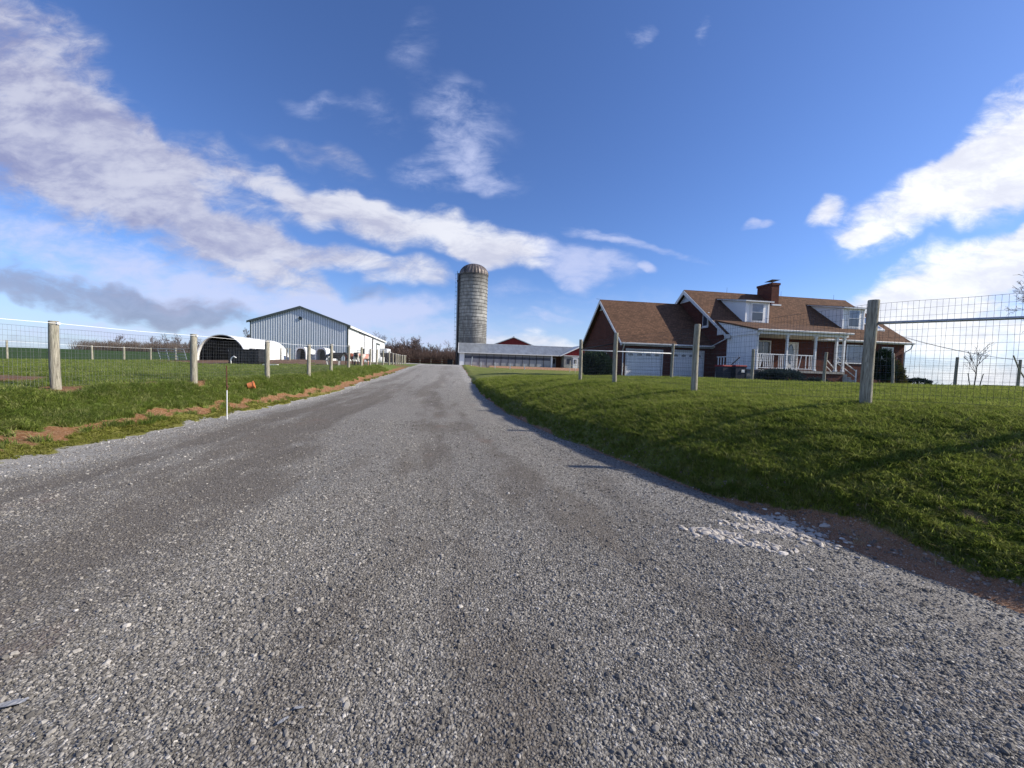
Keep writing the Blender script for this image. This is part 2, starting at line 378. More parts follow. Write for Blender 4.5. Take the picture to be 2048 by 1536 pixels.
def sstep(x, a, b):
    t = np.clip((np.asarray(x, float)-a)/(b-a), 0, 1); return t*t*(3-2*t)
def pl(pts):
    ys = np.array([p[0] for p in pts], float); xs = np.array([p[1] for p in pts], float)
    # smooth: resample and blur the polyline
    g = np.linspace(ys[0], ys[-1], 1500); v = np.interp(g, ys, xs)
    k = 9; vp = np.pad(v, k, mode='edge'); v2 = np.convolve(vp, np.ones(2*k+1)/(2*k+1), 'valid')
    return lambda y: np.interp(y, g, v2)
XR0 = pl([(-14,5.6),(0,4.3),(2.9,3.8),(3.65,3.38),(4.4,3.15),(5.4,2.68),(6.25,2.37),(8.4,1.58),(10.2,.85),(14.1,-.3),(20,-1.7),(33,-3.8),(48,-6.2),(65,-8.6),(80,-8.6)])
XL0 = pl([(-14,-7.2),(0,-7.25),(5.57,-7.5),(10,-8.1),(12,-8.25),(16,-8.35),(19,-8.35),(23,-8.9),(29,-9.6),(39,-11),(50,-12.6),(65,-15),(80,-15)])
def XR(y): return XR0(y)+np.clip(.012*np.asarray(y), .10, .2)*fbm(np.asarray(y)*1.3, 3.3, 5)*1.6
def XL(y): return XL0(y)+.35*fbm(np.asarray(y)*1.1, 8.3, 9)
XFR = pl([(-14,16),(0,12.4),(2.3,10.1),(4.35,8),(6.4,5.9),(9.9,4.68),(13.8,3.66),(16.4,2.89),(22,1.5),(35,-.5),(50,-2.5),(65,-4.5),(80,-4.5)])
XFL = pl([(-14,-10.6),(0,-10.4),(8.56,-10.16),(12,-9.95),(15.2,-9.72),(18,-9.72),(21.1,-9.98),(24.8,-10.5),(27.8,-10.95),(31.6,-11.7),(34.8,-12.2),(46,-14.3),(55,-16),(65,-17.5),(80,-17.5)])
ZR = pl([(-14,0),(10,0),(14,.05),(17,.13),(20,.31),(23,.45),(29,.66),(33,.82),(39,1.08),(48,1.36),(58,1.58),(66,1.64),(80,1.66)])
def tps(P):
    P = np.array(P, float); X = P[:, :2]/50; n = len(P)
    def U(r2): return np.where(r2 > 0, r2*np.log(r2+1e-12)*.5, 0)
    d = ((X[:, None]-X[None])**2).sum(-1); K = U(d)+np.eye(n)*2e-4
    A = np.zeros((n+3, n+3)); A[:n, :n] = K; A[:n, n] = 1; A[:n, n+1:] = X; A[n, :n] = 1; A[n+1:, :n] = X.T
    w = np.linalg.solve(A, np.concatenate([P[:, 2], [0, 0, 0]]))
    def fn(x, y):
        x = np.asarray(x, float)/50; y = np.asarray(y, float)/50; s = w[n]+w[n+1]*x+w[n+2]*y
        for i in range(n): s = s+w[i]*U((x-X[i, 0])**2+(y-X[i, 1])**2)
        return s
    return fn
ZL_ = tps([(-10.4,0,.8),(-10.2,8.5,.84),(-9.95,12,.86),(-9.67,15.2,.9),(-9.55,18,.96),(-9.95,21.1,1.1),(-10.56,24.8,1.2),(-10.9,27.8,1.25),(-11.7,31.6,1.32),(-12.3,35,1.37),(-14,46,1.45),(-15.9,54,1.5),
 (-13,9,1.02),(-13,14,1.0),(-20,20,.98),(-20,29,1.18),(-14,31,1.27),(-26,33,1.40),(-24,41,1.62),(-21,40,1.72),(-32,37,1.15),(-30,46,1.62),(-20,48,1.7),(-27,82,1.7),(-40,80,1.7),(-39,30,1.0),(-41.5,38,.97),(-41.7,44,1.02),
 (-60,45,.85),(-60,20,.9),(-30,10,.9),(-100,60,1.1),(-100,20,.8),(-17,66,1.64),(-22,66,1.68),(-17,76,1.68),(-28,110,1.62),(-28,140,1.6),(-100,150,3.0),(-200,150,3.1),(-62,110,2.1),(-150,100,2.1),(-200,60,1.3),(-200,-20,.8),(-60,150,2.6),(0,150,1.5)])
ZRt = tps([(14,-10,1.5),(12.2,.2,1.38),(10.1,2.3,1.32),(8,4.35,1.26),(5.9,6.4,1.2),(4.68,9.9,1.12),(3.66,13.8,1.15),(2.89,16.4,1.1),(7.8,19,1.26),(12.3,19.8,1.2),(16.3,20.2,1.15),(20.3,20.6,1.2),(25.3,22,1.22),(30.5,23.2,1.24),
 (7.7,27,1.1),(14,25.5,1.1),(14,22.5,1.12),(28,27,1.12),(6,35,1.08),(12,12,1.27),(20,12,1.32),(30,12,1.35),(1.5,22,1.05),(-.5,35,1.1),(-2.5,50,1.28),(-1,60,1.15),(7,66,1.0),(0,68,1.08),(-6,66,1.4),(16,66,1.0),(10,50,1.1),(30,60,.9),(50,5,1.3),(40,30,1.0)])
def tri(x, y):
    """ground height everywhere, without the fine lumps"""
    x = np.asarray(x, float); y = np.asarray(y, float)
    xl, xr, xfl, xfr, zr = XL(y), XR(y), XFL(y), XFR(y), ZR(y)
    yc = np.clip(y, -14, 165)
    zl = ZL_(np.clip(x, -220, 0), np.clip(yc, -20, 160)); zl = zl-np.maximum(y-160, 0)*.05-np.maximum(-x-220, 0)*.01
    yr = np.clip(y, -12, 68); zt = ZRt(np.clip(x, -9, 42), yr)
    far = sstep(y, 69.5, 72.5); zt = zt+(1.68-zt)*far
    zt = zt-.09*np.maximum(y-28.5, 0)*sstep(x, 24, 40)*(1-sstep(y, 60, 400)*0)-.05*np.maximum(x-34, 0)
    zt = np.where(y > 75, zt-(y-75)*.012, zt)
    # left verge
    u = np.clip((xl-x)/np.maximum(xl-xfl, .2), 0, 1)
    zfl = ZL_(xfl, np.clip(y, -14, 80))
    pv = .12*np.minimum(u/.35, 1)+.88*sstep(u, .12, 1.05)
    zv = zr-.03+(zfl-zr+.03)*pv
    # right bank
    w = np.maximum(xfr-xr, .5); d = np.clip(x-xr, 0, w)
    zfr = ZRt(np.clip(xfr, -9, 42), yr)
    cut = (.36*(1-sstep(y, 15, 35))*(.38+.62*sstep(y, 3.2, 5.5))+.10)*(.55+.45*sstep(y, 1.2, 3.5))
    cw = .36+.24*vnoise(y*.9, 7.7, 3); off = .20*(1-sstep(y, 3.2, 6.5))*(.7+.6*vnoise(y*.8, 3.1, 8))
    ud = np.clip((d-cw-off)/np.maximum(w-cw-off, .3), 0, 1)
    zb = zr-.03+.03*sstep(d/.2, 0, 1)+(cut-.03)*sstep((d-off)/cw, 0, 1)+(zfr-zr+.03-cut)*(.22*ud+.78*(1-(1-ud)**2))
    # road: slight crown, wheel tracks
    t = (x-xl)/(xr-xl)
    zroad = zr-.04*(2*t-1)**2-.012*np.exp(-((t-.36)/.07)**2)-.012*np.exp(-((t-.64)/.07)**2)
    yard = sstep(y, 52, 64)
    z = np.where(x < xfl, zl, np.where(x < xl, zv, np.where(x <= xr, zroad, np.where(x <= xfr, zb, zt))))
    return z
def hgt(x, y):
    x = np.asarray(x, float); y = np.asarray(y, float)
    z = tri(x, y); xl, xr = XL(y), XR(y)
    g = sstep(xl-x, 0, .5)+sstep(x-xr, 0, .4)
    nearf = 1-sstep(np.hypot(x, y), 40, 90)
    z = z+g*nearf*(1-.55*sstep(y, 13, 22)*(x < 0))*(.13*fbm(x*.75, y*.75, 21, 3)+.065*fbm(x*2.7, y*2.7, 31, 3))
    # frost-heaved rough strip above the cut bank
    z = z+sstep(x-xr, .25, .6)*(1-sstep(x-xr, 1.2, 2.2))*nearf*.10*fbm(x*1.6, y*1.6, 41, 3)
    z = z+(1-np.clip(g, 0, 1))*nearf*(.034*fbm((x+y*.12)*1.7, y*.30, 51, 3)+.014*fbm(x*7, y*7, 61, 2))
    return z
def H1(x, y): return float(hgt(np.array([x]), np.array([y]))[0])

# ------------------------------------------------------------------ terrain meshes
ys = [-12.]
while ys[-1] < 420: ys.append(ys[-1]+(.5 if ys[-1] < 0 else max(.09, .011*(abs(ys[-1])+3))))
ys = np.array(ys); ny = len(ys)
def sheet(name, cols, material, kind='structure', masks=None):
    """cols: array (ny, nx) of x positions"""
    nx = cols.shape[1]; Y = np.repeat(ys[:, None], nx, 1)
    Z = hgt(cols, Y)
    V = np.stack([cols, Y, Z], -1).reshape(-1, 3)
    i = np.arange(ny-1)[:, None]*nx+np.arange(nx-1)[None]; F = np.stack([i, i+1, i+nx+1, i+nx], -1).reshape(-1, 4)
    me = bpy.data.meshes.new(name); me.vertices.add(len(V)); me.vertices.foreach_set('co', V.ravel())
    me.loops.add(F.size); me.loops.foreach_set('vertex_index', F.ravel().astype(np.int32))
    me.polygons.add(len(F)); me.polygons.foreach_set('loop_start', np.arange(0, F.size, 4, dtype=np.int32)); me.polygons.foreach_set('loop_total', np.full(len(F), 4, np.int32))
    me.polygons.foreach_set('use_smooth', np.ones(len(F), bool)); me.update(); me.validate()
    for k, fn in (masks or {}).items():
        a = me.attributes.new(k, 'FLOAT', 'POINT'); a.data.foreach_set('value', fn(V[:, 0], V[:, 1]).astype(np.float32))
    me.materials.append(material)
    o = bpy.data.objects.new(name, me); COL.objects.link(o); o['kind'] = kind; return o
xl_, xr_, xfl_, xfr_ = XL(ys), XR(ys), XFL(ys), XFR(ys)
wl_ = (xl_-xfl_)
# material masks
def bary(x, y): return (XL(y)-x)/np.maximum(XL(y)-XFL(y), .2)
def m_dirt(x, y):
    u = bary(x, y); n = fbm(x*1.8, y*1.8, 71, 3)*.28+fbm(x*6, y*6, 72, 2)*.16; n2 = fbm(x*.5, y*.5, 77, 3)
    near = (1-sstep(y, 26, 42))
    a = sstep(u+n, .19, .28)*(1-sstep(u+n, .34, .44))*near
    a = a+sstep(y, 12, 24)*(1-sstep(y, 36, 50))*sstep(u+n, .02, .08)*(1-sstep(u+n, .26, .38))
    fence = np.exp(-((x-XFL(y)+.12+n)/.22)**2)*sstep(n2, -.12, .10)*.9*(1-sstep(y, 24, 50))
    pads = sum(np.exp(-(((x-px)**2+(y-py)**2)/r**2))*w for px, py, r, w in [(-10.2,8.5,.55,1),(-9.95,12,.4,.8),(-12.5,9.3,1.3,1.1),(-25,32,3.2,1.3),(-21,30,2.2,.9),(-20.5,37.5,5.5,1.6),(-14,31,3,.5),(-24,38,5,1.3),(-16,45,4,1.2)])
    pads = pads*sstep(fbm(x*.9, y*.9, 91, 3)+pads*.6, -.05, .4)
    return np.clip(a+fence+pads, 0, 1)
def m_yel(x, y):
    u = bary(x, y); n = fbm(x*1.8, y*1.8, 71, 3)*.25
    return np.clip((1-sstep(u+n, .18, .26))*(1-sstep(y, 18, 30)), 0, 1)
def m_edge(x, y):      # loose pale gravel spilling onto the verge
    u = bary(x, y); n = fbm(x*3, y*3, 75, 3)
    return np.clip(1-sstep(u+n*.3, .0, .10)+sstep(y, 54, 62)*(1-sstep(y, 70, 74))*sstep(x, -34, -26), 0, 1)
def m_wheat(x, y):
    return np.clip(sstep(y+.08*(x+40), 44.5, 46)*(1-sstep(x, -34, -31)) + sstep(-x, 43, 44.5)*(1-sstep(x, -34, -31)), 0, 1)
def m_cut(x, y):       # bare soil of the cut bank on the right
    d = x-XR(y); n = fbm(x*1.5, y*1.5, 81, 3); toe = np.clip((d+n*.35), -1, 9)
    off = .20*(1-sstep(y, 3.2, 6.5))*(.7+.6*vnoise(y*.8, 3.1, 8))
    fy = .30+.70*(1-sstep(y, 3.5, 6)); a = (1-sstep(toe-off*1.15, .06*fy, .24*fy))
    a = a+.55*np.exp(-((d-.9-n)/.20)**2)*sstep(fbm(x*1.4, y*1.4, 85, 3), .02, .25)*(1-sstep(y, 4.0, 6))
    b = sstep(y, 70., 71)*(1-sstep(y, 73.5, 74))
    return np.clip(a+b, 0, 1)
def m_straw(x, y):
    d = np.abs(x-XFR(y)); n = fbm(x*1.3, y*1.3, 87, 3)
    a = np.exp(-(d/.9)**2)*sstep(n, -.05, .2)
    a = a+.8*sstep(fbm(x*.5, y*.5, 97, 3), .08, .25)*(1-sstep(y, 20, 24))
    a = a+.8*np.exp(-((y-(XFR(y)*0+5.2))/.18)**2)*0
    return np.clip(a, 0, 1)

def m_ground(name, cols, left):
    q = NT(name); P = q.c.outputs['Object']
    n0 = q.noise(P, .35, 5, .6); n1 = q.noise(P, 3.0, 6, .65); n2 = q.noise(P, 22, 6, .7); n3 = q.noise(q.vec('Object', (1, 1, 1)), 90, 3, .7)
    g = q.mix(q.map(n1, .35, .65), cols[0], cols[1]); g = q.mix(q.map(n0, .4, .66, 0, .6), g, cols[2])
    g = q.mix(q.map(n2, .45, .7, 0, .55), g, cols[3]); g = q.mix(q.map(n3, .35, .5, .5, 0), g, tuple(c*.35 for c in cols[0]))
    dirt = q.mix(q.map(n1, .3, .7), (.25, .120, .055), (.14, .072, .038)); dirt = q.mix(q.map(n2, .46, .62, 0, .7), dirt, (.36, .24, .15))
    grav = q.mix(q.map(n3, .35, .65), (.16, .155, .15), (.42, .41, .39))
    br = q.math('ADD', q.math('MULTIPLY', q.math('SUBTRACT', n2, .5), 1.1), 0)
    def m(a, lo=.35, hi=.65): return q.map(q.math('ADD', a, br), lo, hi)
    if left:
        wh = q.mix(q.map(n1, .35, .65), (.028, .058, .014), (.045, .078, .022))
        g = q.mix(q.attr('wheat'), g, wh)
        yel = q.mix(q.map(n2, .35, .65), (.15, .15, .03), (.22, .21, .06))
        g = q.mix(m(q.attr('yel')), g, yel)
        mud = q.mix(q.map(n1, .35, .6), (.105, .06, .04), (.20, .13, .09))
        near = q.math('GREATER_THAN', q.attr('mudzone'), .5)
        g = q.mix(m(q.attr('dirt')), g, q.mix(q.attr('mudzone'), dirt, mud)); g = q.mix(m(q.attr('edge'), .45, .6), g, grav)
    else:
        straw = q.mix(q.map(n2, .35, .65), (.20, .17, .09), (.13, .14, .05))
        g = q.mix(q.math('MULTIPLY', q.attr('straw'), .6), g, straw)
        dc = q.mix(q.map(n1, .3, .7), (.24, .12, .065), (.34, .20, .125)); dc = q.mix(q.map(n3, .52, .62, 0, .7), dc, (.50, .38, .29))
        g = q.mix(m(q.attr('cut')), g, dc)
    nb = q.bump(n2, .7, .05, q.bump(n1, .5, .12)); nb = q.bump(n3, .7, .015, nb)
    return q.out(g, .95, .12, nb)
mLawn = m_ground('lawn_ground', ((.095, .125, .026), (.165, .20, .045), (.20, .20, .07), (.23, .24, .08)), False)
mField = m_ground('pasture_ground', ((.075, .12, .026), (.135, .19, .045), (.16, .17, .06), (.19, .22, .07)), True)

def m_gravel():
    q = NT('gravel'); P = q.c.outputs['Object']; sep = N('ShaderNodeSeparateXYZ', q.n); q.l.new(P, sep.inputs[0])
    v1 = q.vor(P, 62); v2 = q.vor(P, 130); v3 = q.vor(P, 24)
    def cellv(v): s = N('ShaderNodeSeparateColor', q.n); q.l.new(v['Color'], s.inputs[0]); return s.outputs[0]
    c1, c2, c3 = cellv(v1), cellv(v2), cellv(v3)
    big = q.noise(q.vec('Object', (1, .32, 1), (0, 0, R(-7))), .9, 5, .6, .3)       # streaks along the drive
    mid = q.noise(P, 2.2, 6, .65); patch = q.noise(q.vec('Object', (1, .5, 1)), .55, 4, .55, .5)
    st = q.mix(q.map(c1, 0, 1), (.150, .140, .122), (.46, .436, .392)); st = q.mix(q.math('GREATER_THAN', c1, .93), st, (.68, .66, .62))
    st = q.mix(.35, st, q.mix(c2, (.12, .118, .115), (.46, .455, .44)))
    crev = q.map(v1['Distance'], .25, .75, 0, .7); st = q.mix(crev, st, (.04, .036, .033))
    drk = q.mix(q.map(c2, 0, 1), (.062, .050, .040), (.19, .160, .130)); drk = q.mix(q.map(v2['Distance'], .3, .8, 0, .6), drk, (.03, .028, .026))
    f = q.math('ADD', q.math('MULTIPLY', q.attr('worn'), 1.05), q.math('MULTIPLY', q.math('SUBTRACT', mid, .5), .9), clamp=True)
    col = q.mix(q.math('MULTIPLY', f, .58), st, drk)
    rusty = q.noise(P, .8, 3); col = q.mix(q.math('MULTIPLY', q.map(rusty, .60, .75), q.map(mid, .4, .6, 0, .5)), col, (.20, .125, .10))
    pale = q.attr('pale'); col = q.mix(q.math('MULTIPLY', pale, .45), col, q.mix(c1, (.3, .3, .29), (.58, .57, .55)))
    h = q.math('SUBTRACT', q.math('MULTIPLY', c1, .5), v1['Distance']); h2 = q.math('SUBTRACT', q.math('MULTIPLY', c2, .5), v2['Distance'])
    nb = q.bump(mid, .35, .05); nb = q.bump(h, .75, .014, nb); nb = q.bump(h2, .5, .006, nb)
    return q.out(col, .92, .12, nb)
mGravel = m_gravel()
def m_pale(x, y):
    t = (x-XL(y))/(XR(y)-XL(y)); n = fbm(x*1.2, y*.8, 101, 3)
    return np.clip((1-sstep(t+n*.12, .03, .12))+.55*sstep(t+n*.1, .88, .97)+sstep(y, 48, 60)*.8+.4*sstep(y, 14, 30), 0, 1)

def worn(x, y):
    a = (x-XL0(y))/(XR0(y)-XL0(y)); ac = a*8.0+.35*fbm(x*.25, y*.12, 205, 2)
    s = .5+1.3*fbm(ac*1.5, y*.10, 201, 5, .65)+1.2*fbm(x*1.3, y*.6, 203, 5, .7)
    s = s+.28*np.exp(-((a-.66)/.05)**2)+.25*np.exp(-((a-.36)/.05)**2)+.22*np.exp(-((a-.16)/.05)**2)-.18*np.exp(-((a-.50)/.05)**2)-.2*np.exp(-((a-.86)/.05)**2)-.12*sstep(y, 16, 30)
    return np.clip(sstep(s, .36, .86), 0, 1)
tc_ = np.linspace(0, 1, 110)
sheet('driveway', xl_[:, None]*(1-tc_)+xr_[:, None]*tc_, mGravel, masks={'pale': m_pale, 'worn': worn})
tv = np.linspace(0, 1, 22); dl = np.concatenate([[0], np.cumsum(.16*1.085**np.arange(72))]); dl = dl*(420/dl[-1])*0+dl
dl = dl[dl < 420]
left_cols = np.concatenate([(xfl_[:, None]-dl[1:][::-1][None]), xfl_[:, None]*(1-tv)+xl_[:, None]*tv], 1)
sheet('pasture', left_cols, mField, masks={'dirt': m_dirt, 'yel': m_yel, 'edge': m_edge, 'wheat': m_wheat, 'mudzone': lambda x, y: sstep(-x, 11.5, 13)})
tb = np.concatenate([np.linspace(0, .3, 16), np.linspace(.3, 1, 22)[1:]])
right_cols = np.concatenate([xr_[:, None]*(1-tb)+xfr_[:, None]*tb, xfr_[:, None]+dl[1:][None]], 1)
sheet('lawn', right_cols, mLawn, masks={'cut': m_cut, 'straw': m_straw})

# ------------------------------------------------------------------ fences
def post_mesh(h, r, seed, depth=.35):
    rnd = random.Random(seed); mb = MB(); n = 12; prof = []
    ks = 9
    vs = []; ph = [rnd.uniform(0, 6.28) for _ in range(3)]
    for i in range(ks+1):
        z = -depth+(h+depth)*i/ks; t = i/ks
        rr = r*(1.04-.10*t)*(1+.02*rnd.uniform(-1, 1))
        prof.append((rr, z))
    prof.insert(-1, (prof[-1][0]*1.0, h-.012)); prof[-1] = (prof[-1][0]*.93, h)
    for (rr, z) in prof:
        for j in range(n):
            w = 2*math.pi*j/n; q = rr*(1+.035*math.sin(2*w+ph[0])+.025*math.sin(3*w+ph[1]+z))
            vs.append((q*math.cos(w)+.012*math.sin(z*2+ph[2]), q*math.sin(w), z))
    k = len(prof); fs = [(i*n+j, i*n+(j+1)%n, (i+1)*n+(j+1)%n, (i+1)*n+j) for i in range(k-1) for j in range(n)]
    fs.append(tuple(range((k-1)*n, k*n)))
    return mb.add(vs, fs)
POSTS = {}
def post(parent, x, y, h, r, lean=(0, 0), name='post', z=None):
    key = (round(h, 1), round(r, 2), random.randrange(3))
    if key not in POSTS:
        o = post_mesh(key[0], key[1], hash(key) % 999).build(name, mPost, parent, smooth=False); POSTS[key] = o.data
        o.data.polygons.foreach_set('use_smooth', [True]*len(o.data.polygons))
    else:
        o = bpy.data.objects.new(name, POSTS[key]); COL.objects.link(o); o.parent = parent
    z = H1(x, y) if z is None else z
    o.location = (x, y, z); o.rotation_euler = (lean[0], lean[1], random.uniform(0, 6))
    o.scale = (1, 1, h/key[0]); return o
def wire_bay(parent, a, b, h0, h1, dv, dh, rad, off=.08, side=(0, 0), name='wire_mesh', wob=.010, m=None):
    """woven wire between two posts; a, b = (x, y)"""
    a = Vector((a[0]+side[0]*off, a[1]+side[1]*off)); b = Vector((b[0]+side[0]*off, b[1]+side[1]*off)); L = (b-a).length; mb = MB()
    seg = max(2, int(L/.45)); t = np.linspace(0, 1, seg+1)
    X = a.x+(b.x-a.x)*t; Y = a.y+(b.y-a.y)*t; za, zb = H1(a.x, a.y), H1(b.x, b.y)
    def zb_(tt): return za+(zb-za)*tt
    d3 = Vector((b.x-a.x, b.y-a.y, 0)).normalized()
    nr = int(round((h1-h0)/dh))+1
    for k in range(nr):
        hh = h0+(h1-h0)*k/(nr-1)
        P = [(X[i]+random.uniform(-wob, wob), Y[i]+random.uniform(-wob, wob), zb_(t[i])+hh+random.uniform(-wob, wob)) for i in range(seg+1)]
        mb.tube(P, rad*(1.35 if k in (0, nr-1) else 1), 3, cap=False)
    nv = int(L/dv)
    for k in range(nv):
        tt = (k+.5)/nv; x = a.x+(b.x-a.x)*tt; y = a.y+(b.y-a.y)*tt; z = zb_(tt)
        j = random.uniform(-wob, wob)
        mb.tube([(x, y, z+h0), (x+j*d3.x*2, y+j*d3.y*2, z+(h0+h1)/2), (x, y, z+h1)], rad*.8, 3, cap=False)
    return mb.build(name, m or mWireDark, parent)
def single_wire(parent, pts, rad, m, name='wire', n=4):
    return MB().tube(pts, rad, n, cap=False).build(name, m, parent)

# right roadside fence
RP = [(12.3, .2), (10.15, 2.3), (7.98, 4.35), (5.9, 6.4), (4.68, 9.9), (3.66, 13.8), (2.89, 16.4)]
rf = empty('wire_fence', (5.9, 6.4, 1.2), 0, 'tall woven wire fence on round wooden posts along the right bank above the driveway', 'fence')
rf.location = (0, 0, 0)
for i, (x, y) in enumerate(RP):
    o = post(rf, x, y, [1.75, 1.75, 1.85, 1.74, 1.77, 1.83, 1.8][i], [.075, .075, .08, .083, .083, .08, .075][i], ((-.01, .0), (0, .01), (0, 0), (0, .0), (0, .01), (.01, 0), (0, .01))[i])
for i in range(len(RP)-1):
    wire_bay(rf, RP[i], RP[i+1], .10, 1.68, .062 if i < 5 else .08, .113, .0022 if i < 4 else .0026, .085, (.6, .6))
def rail(parent, a, b, za, zb, r, m, name='brace_rail'):
    return MB().tube([(a[0], a[1], za), (b[0], b[1], zb)], r, 8).build(name, m, parent, smooth=True)
rail(rf, RP[3], RP[2], H1(*RP[3])+1.36, H1(*RP[2])+1.31, .024, mPipe)
rail(rf, RP[6], RP[5], H1(*RP[6])+1.38, H1(*RP[5])+1.46, .02, mIron)
# fence across the lawn
LP = [(2.89, 16.4), (7.85, 19), (12.32, 19.8), (16.34, 20.2), (20.33, 20.6), (25.28, 22.), (30.45, 23.2), (35.6, 24.4)]
lf = empty('wire_fence', (0, 0, 0), 0, 'woven wire fence crossing the lawn in front of the brick house', 'fence')
for i, (x, y) in enumerate(LP[1:]):
    post(lf, x, y, [1.75, 1.74, 1.75, 1.76, 1.76, 1.77, 1.7][i], .07 if i else .075, (0, .012 if i < 3 else .03))
for i in range(len(LP)-1):
    wire_bay(lf, LP[i], LP[i+1], .08, 1.5, .11, .125, .0028, .08, (.1, 1))
rail(lf, LP[0], LP[1], H1(*LP[0])+1.35, H1(*LP[1])+1.27, .024, mPipeW)
x, y = LP[6]; zz = H1(x, y)
MB().tube([(x-.55, y-.1, zz+2.0), (x-.1, y-.06, zz+1.2), (x+.9, y+.1, zz+.1)], .035, 7).build('brace', mPost, lf)
z2 = zz+1.35
single_wire(lf, [(x-.05, y, z2), (x+2.4, y+.6, z2-.25), (LP[7][0], LP[7][1], z2-.55)], .02, mIron, 'brace_cable')

# left roadside fence with electric rope
FP = [(-10.35, 1.6), (-10.25, 5.1), (-10.16, 8.56), (-9.95, 12.03), (-9.67, 15.2), (-9.55, 18.05), (-9.95, 21.12), (-10.56, 24.84), (-10.92, 27.83), (-11.7, 31.64), (-12.27, 34.79), (-12.65, 37.6), (-13.0, 40.6), (-13.55, 43.6), (-14.0, 46.2), (-14.55, 48.8), (-15.0, 51.2), (-15.45, 53.8), (-15.85, 56.3), (-16.2, 58.2)]
ff = empty('wire_fence', (0, 0, 0), 0, 'long woven wire fence with white electric rope on round posts beside the pasture', 'fence')
tops = []
for i, (x, y) in enumerate(FP):
    h = 1.5 if i < 9 else (1.45 if i < 13 else 1.3); ln = (random.uniform(-.015, .015), random.uniform(-.012, .012))
    r = .088 if i < 5 else .078
    o = post(ff, x, y, h, r, ln); tops.append((x+.09, y, o.location.z+h-.05))
    MB().box(-.015, .03, -.03, .03, h-.075, h-.025).build('insulator', mPipeW, o, loc=(0, 0, 0)).rotation_euler = (0, 0, -o.rotation_euler.z)
    o.children[0].location = (.085*math.cos(-o.rotation_euler.z), .085*math.sin(-o.rotation_euler.z), 0)
for i in range(len(FP)-1):
    L = math.dist(FP[i], FP[i+1])
    if i < 13: wire_bay(ff, FP[i], FP[i+1], .06, 1.34, .068 if i < 6 else .12, .105 if i < 7 else .14, .0021 if i < 4 else .0024, .095, (-.9, 0), m=mWire)
    else: wire_bay(ff, FP[i], FP[i+1], .06, 1.25, .3, .2, .0028, .095, (-.9, 0), m=mWire)
    a, b = Vector(tops[i]), Vector(tops[i+1]); mid = (a+b)/2-Vector((0, 0, .015))
    single_wire(ff, [a, mid, b], .0055 if i < 6 else .006, mRope, 'electric_rope')

# paddock fence behind
PP = [(-37.9, 25.8), (-39.1, 29.8), (-40.4, 33.9), (-41.5, 38.), (-41.65, 41.3), (-41.7, 44.4), (-39.0, 44.6), (-36.2, 44.8), (-33.4, 45.0)]
pf = empty('wire_fence', (0, 0, 0), 0, 'far paddock fence with slim pale posts in front of the dark green field', 'fence')
for i, (x, y) in enumerate(PP): post(pf, x, y, 1.5, .075 if i < 3 else .085)
for i in range(len(PP)-1):
    a = (PP[i][0]+.08, PP[i][1]-.08); b = (PP[i+1][0]+.08, PP[i+1][1]-.08)
    za, zb = H1(*a), H1(*b)
    single_wire(pf, [(*a, za+1.42), (*b, zb+1.42)], .011, mRope, 'electric_rope')
    for hh in (.15, .4, .7, 1.0, 1.25): single_wire(pf, [(*a, za+hh), (*b, zb+hh)], .003, mWire, 'wire', 3)
# far board fence by the thicket
bf = empty('board_fence', (0, 0, 0), 0, 'low brown board fence along the foot of the bare thicket', 'fence')
bx = np.linspace(-30, -9, 9)
for i, x in enumerate(bx):
    z = H1(x, 92); MB().box(-.08, .08, -.08, .08, -.3, 1.15).build('post', mPost, bf, loc=(x, 92, z))
    if i < len(bx)-1:
        for hh in (.45, .95): MB().box(0, bx[1]-bx[0], -.03, .03, hh-.09, hh+.09).build('board', mRust, bf, loc=(x, 91.88, z))

# ------------------------------------------------------------------ brick house
TH = .152; HX, HY, HZ = 7.70, 27.0, 1.10
house = empty('brick_house', (HX, HY, HZ), TH, 'red brick house with brown shingled roofs, attached two-door garage and white porch', 'house')
W = lambda z: z-HZ
eg, dg, rg, lg, pm, em, dm, rm, lm, pp, ep = 3.66, 8.0, 7.16, 6.70, 1.65, 4.27, 9.78, 8.18, 14.5, 2.61, 4.42
b0 = W(-.6)  # foundations run into the ground
def wallv(u0, u1, v, z0, z1, t=.22, holes=(), name='wall', m=None, parent=None):
    """wall in the plane v, outside face at v, openings cut out"""
    us = sorted({u0, u1, *[h[0] for h in holes], *[h[1] for h in holes]}); mb = MB()
    for a, b in zip(us, us[1:]):
        zs = [z0]
        for h in sorted(holes, key=lambda h: h[2]):
            if h[0] <= a+1e-6 and h[1] >= b-1e-6: zs += [h[2], h[3]]
        zs.append(z1)
        for k in range(0, len(zs), 2):
            if zs[k+1]-zs[k] > 1e-4: mb.box(a, b, v, v+t, zs[k], zs[k+1])
    return mb.build(name, m or mBrick, parent or house)
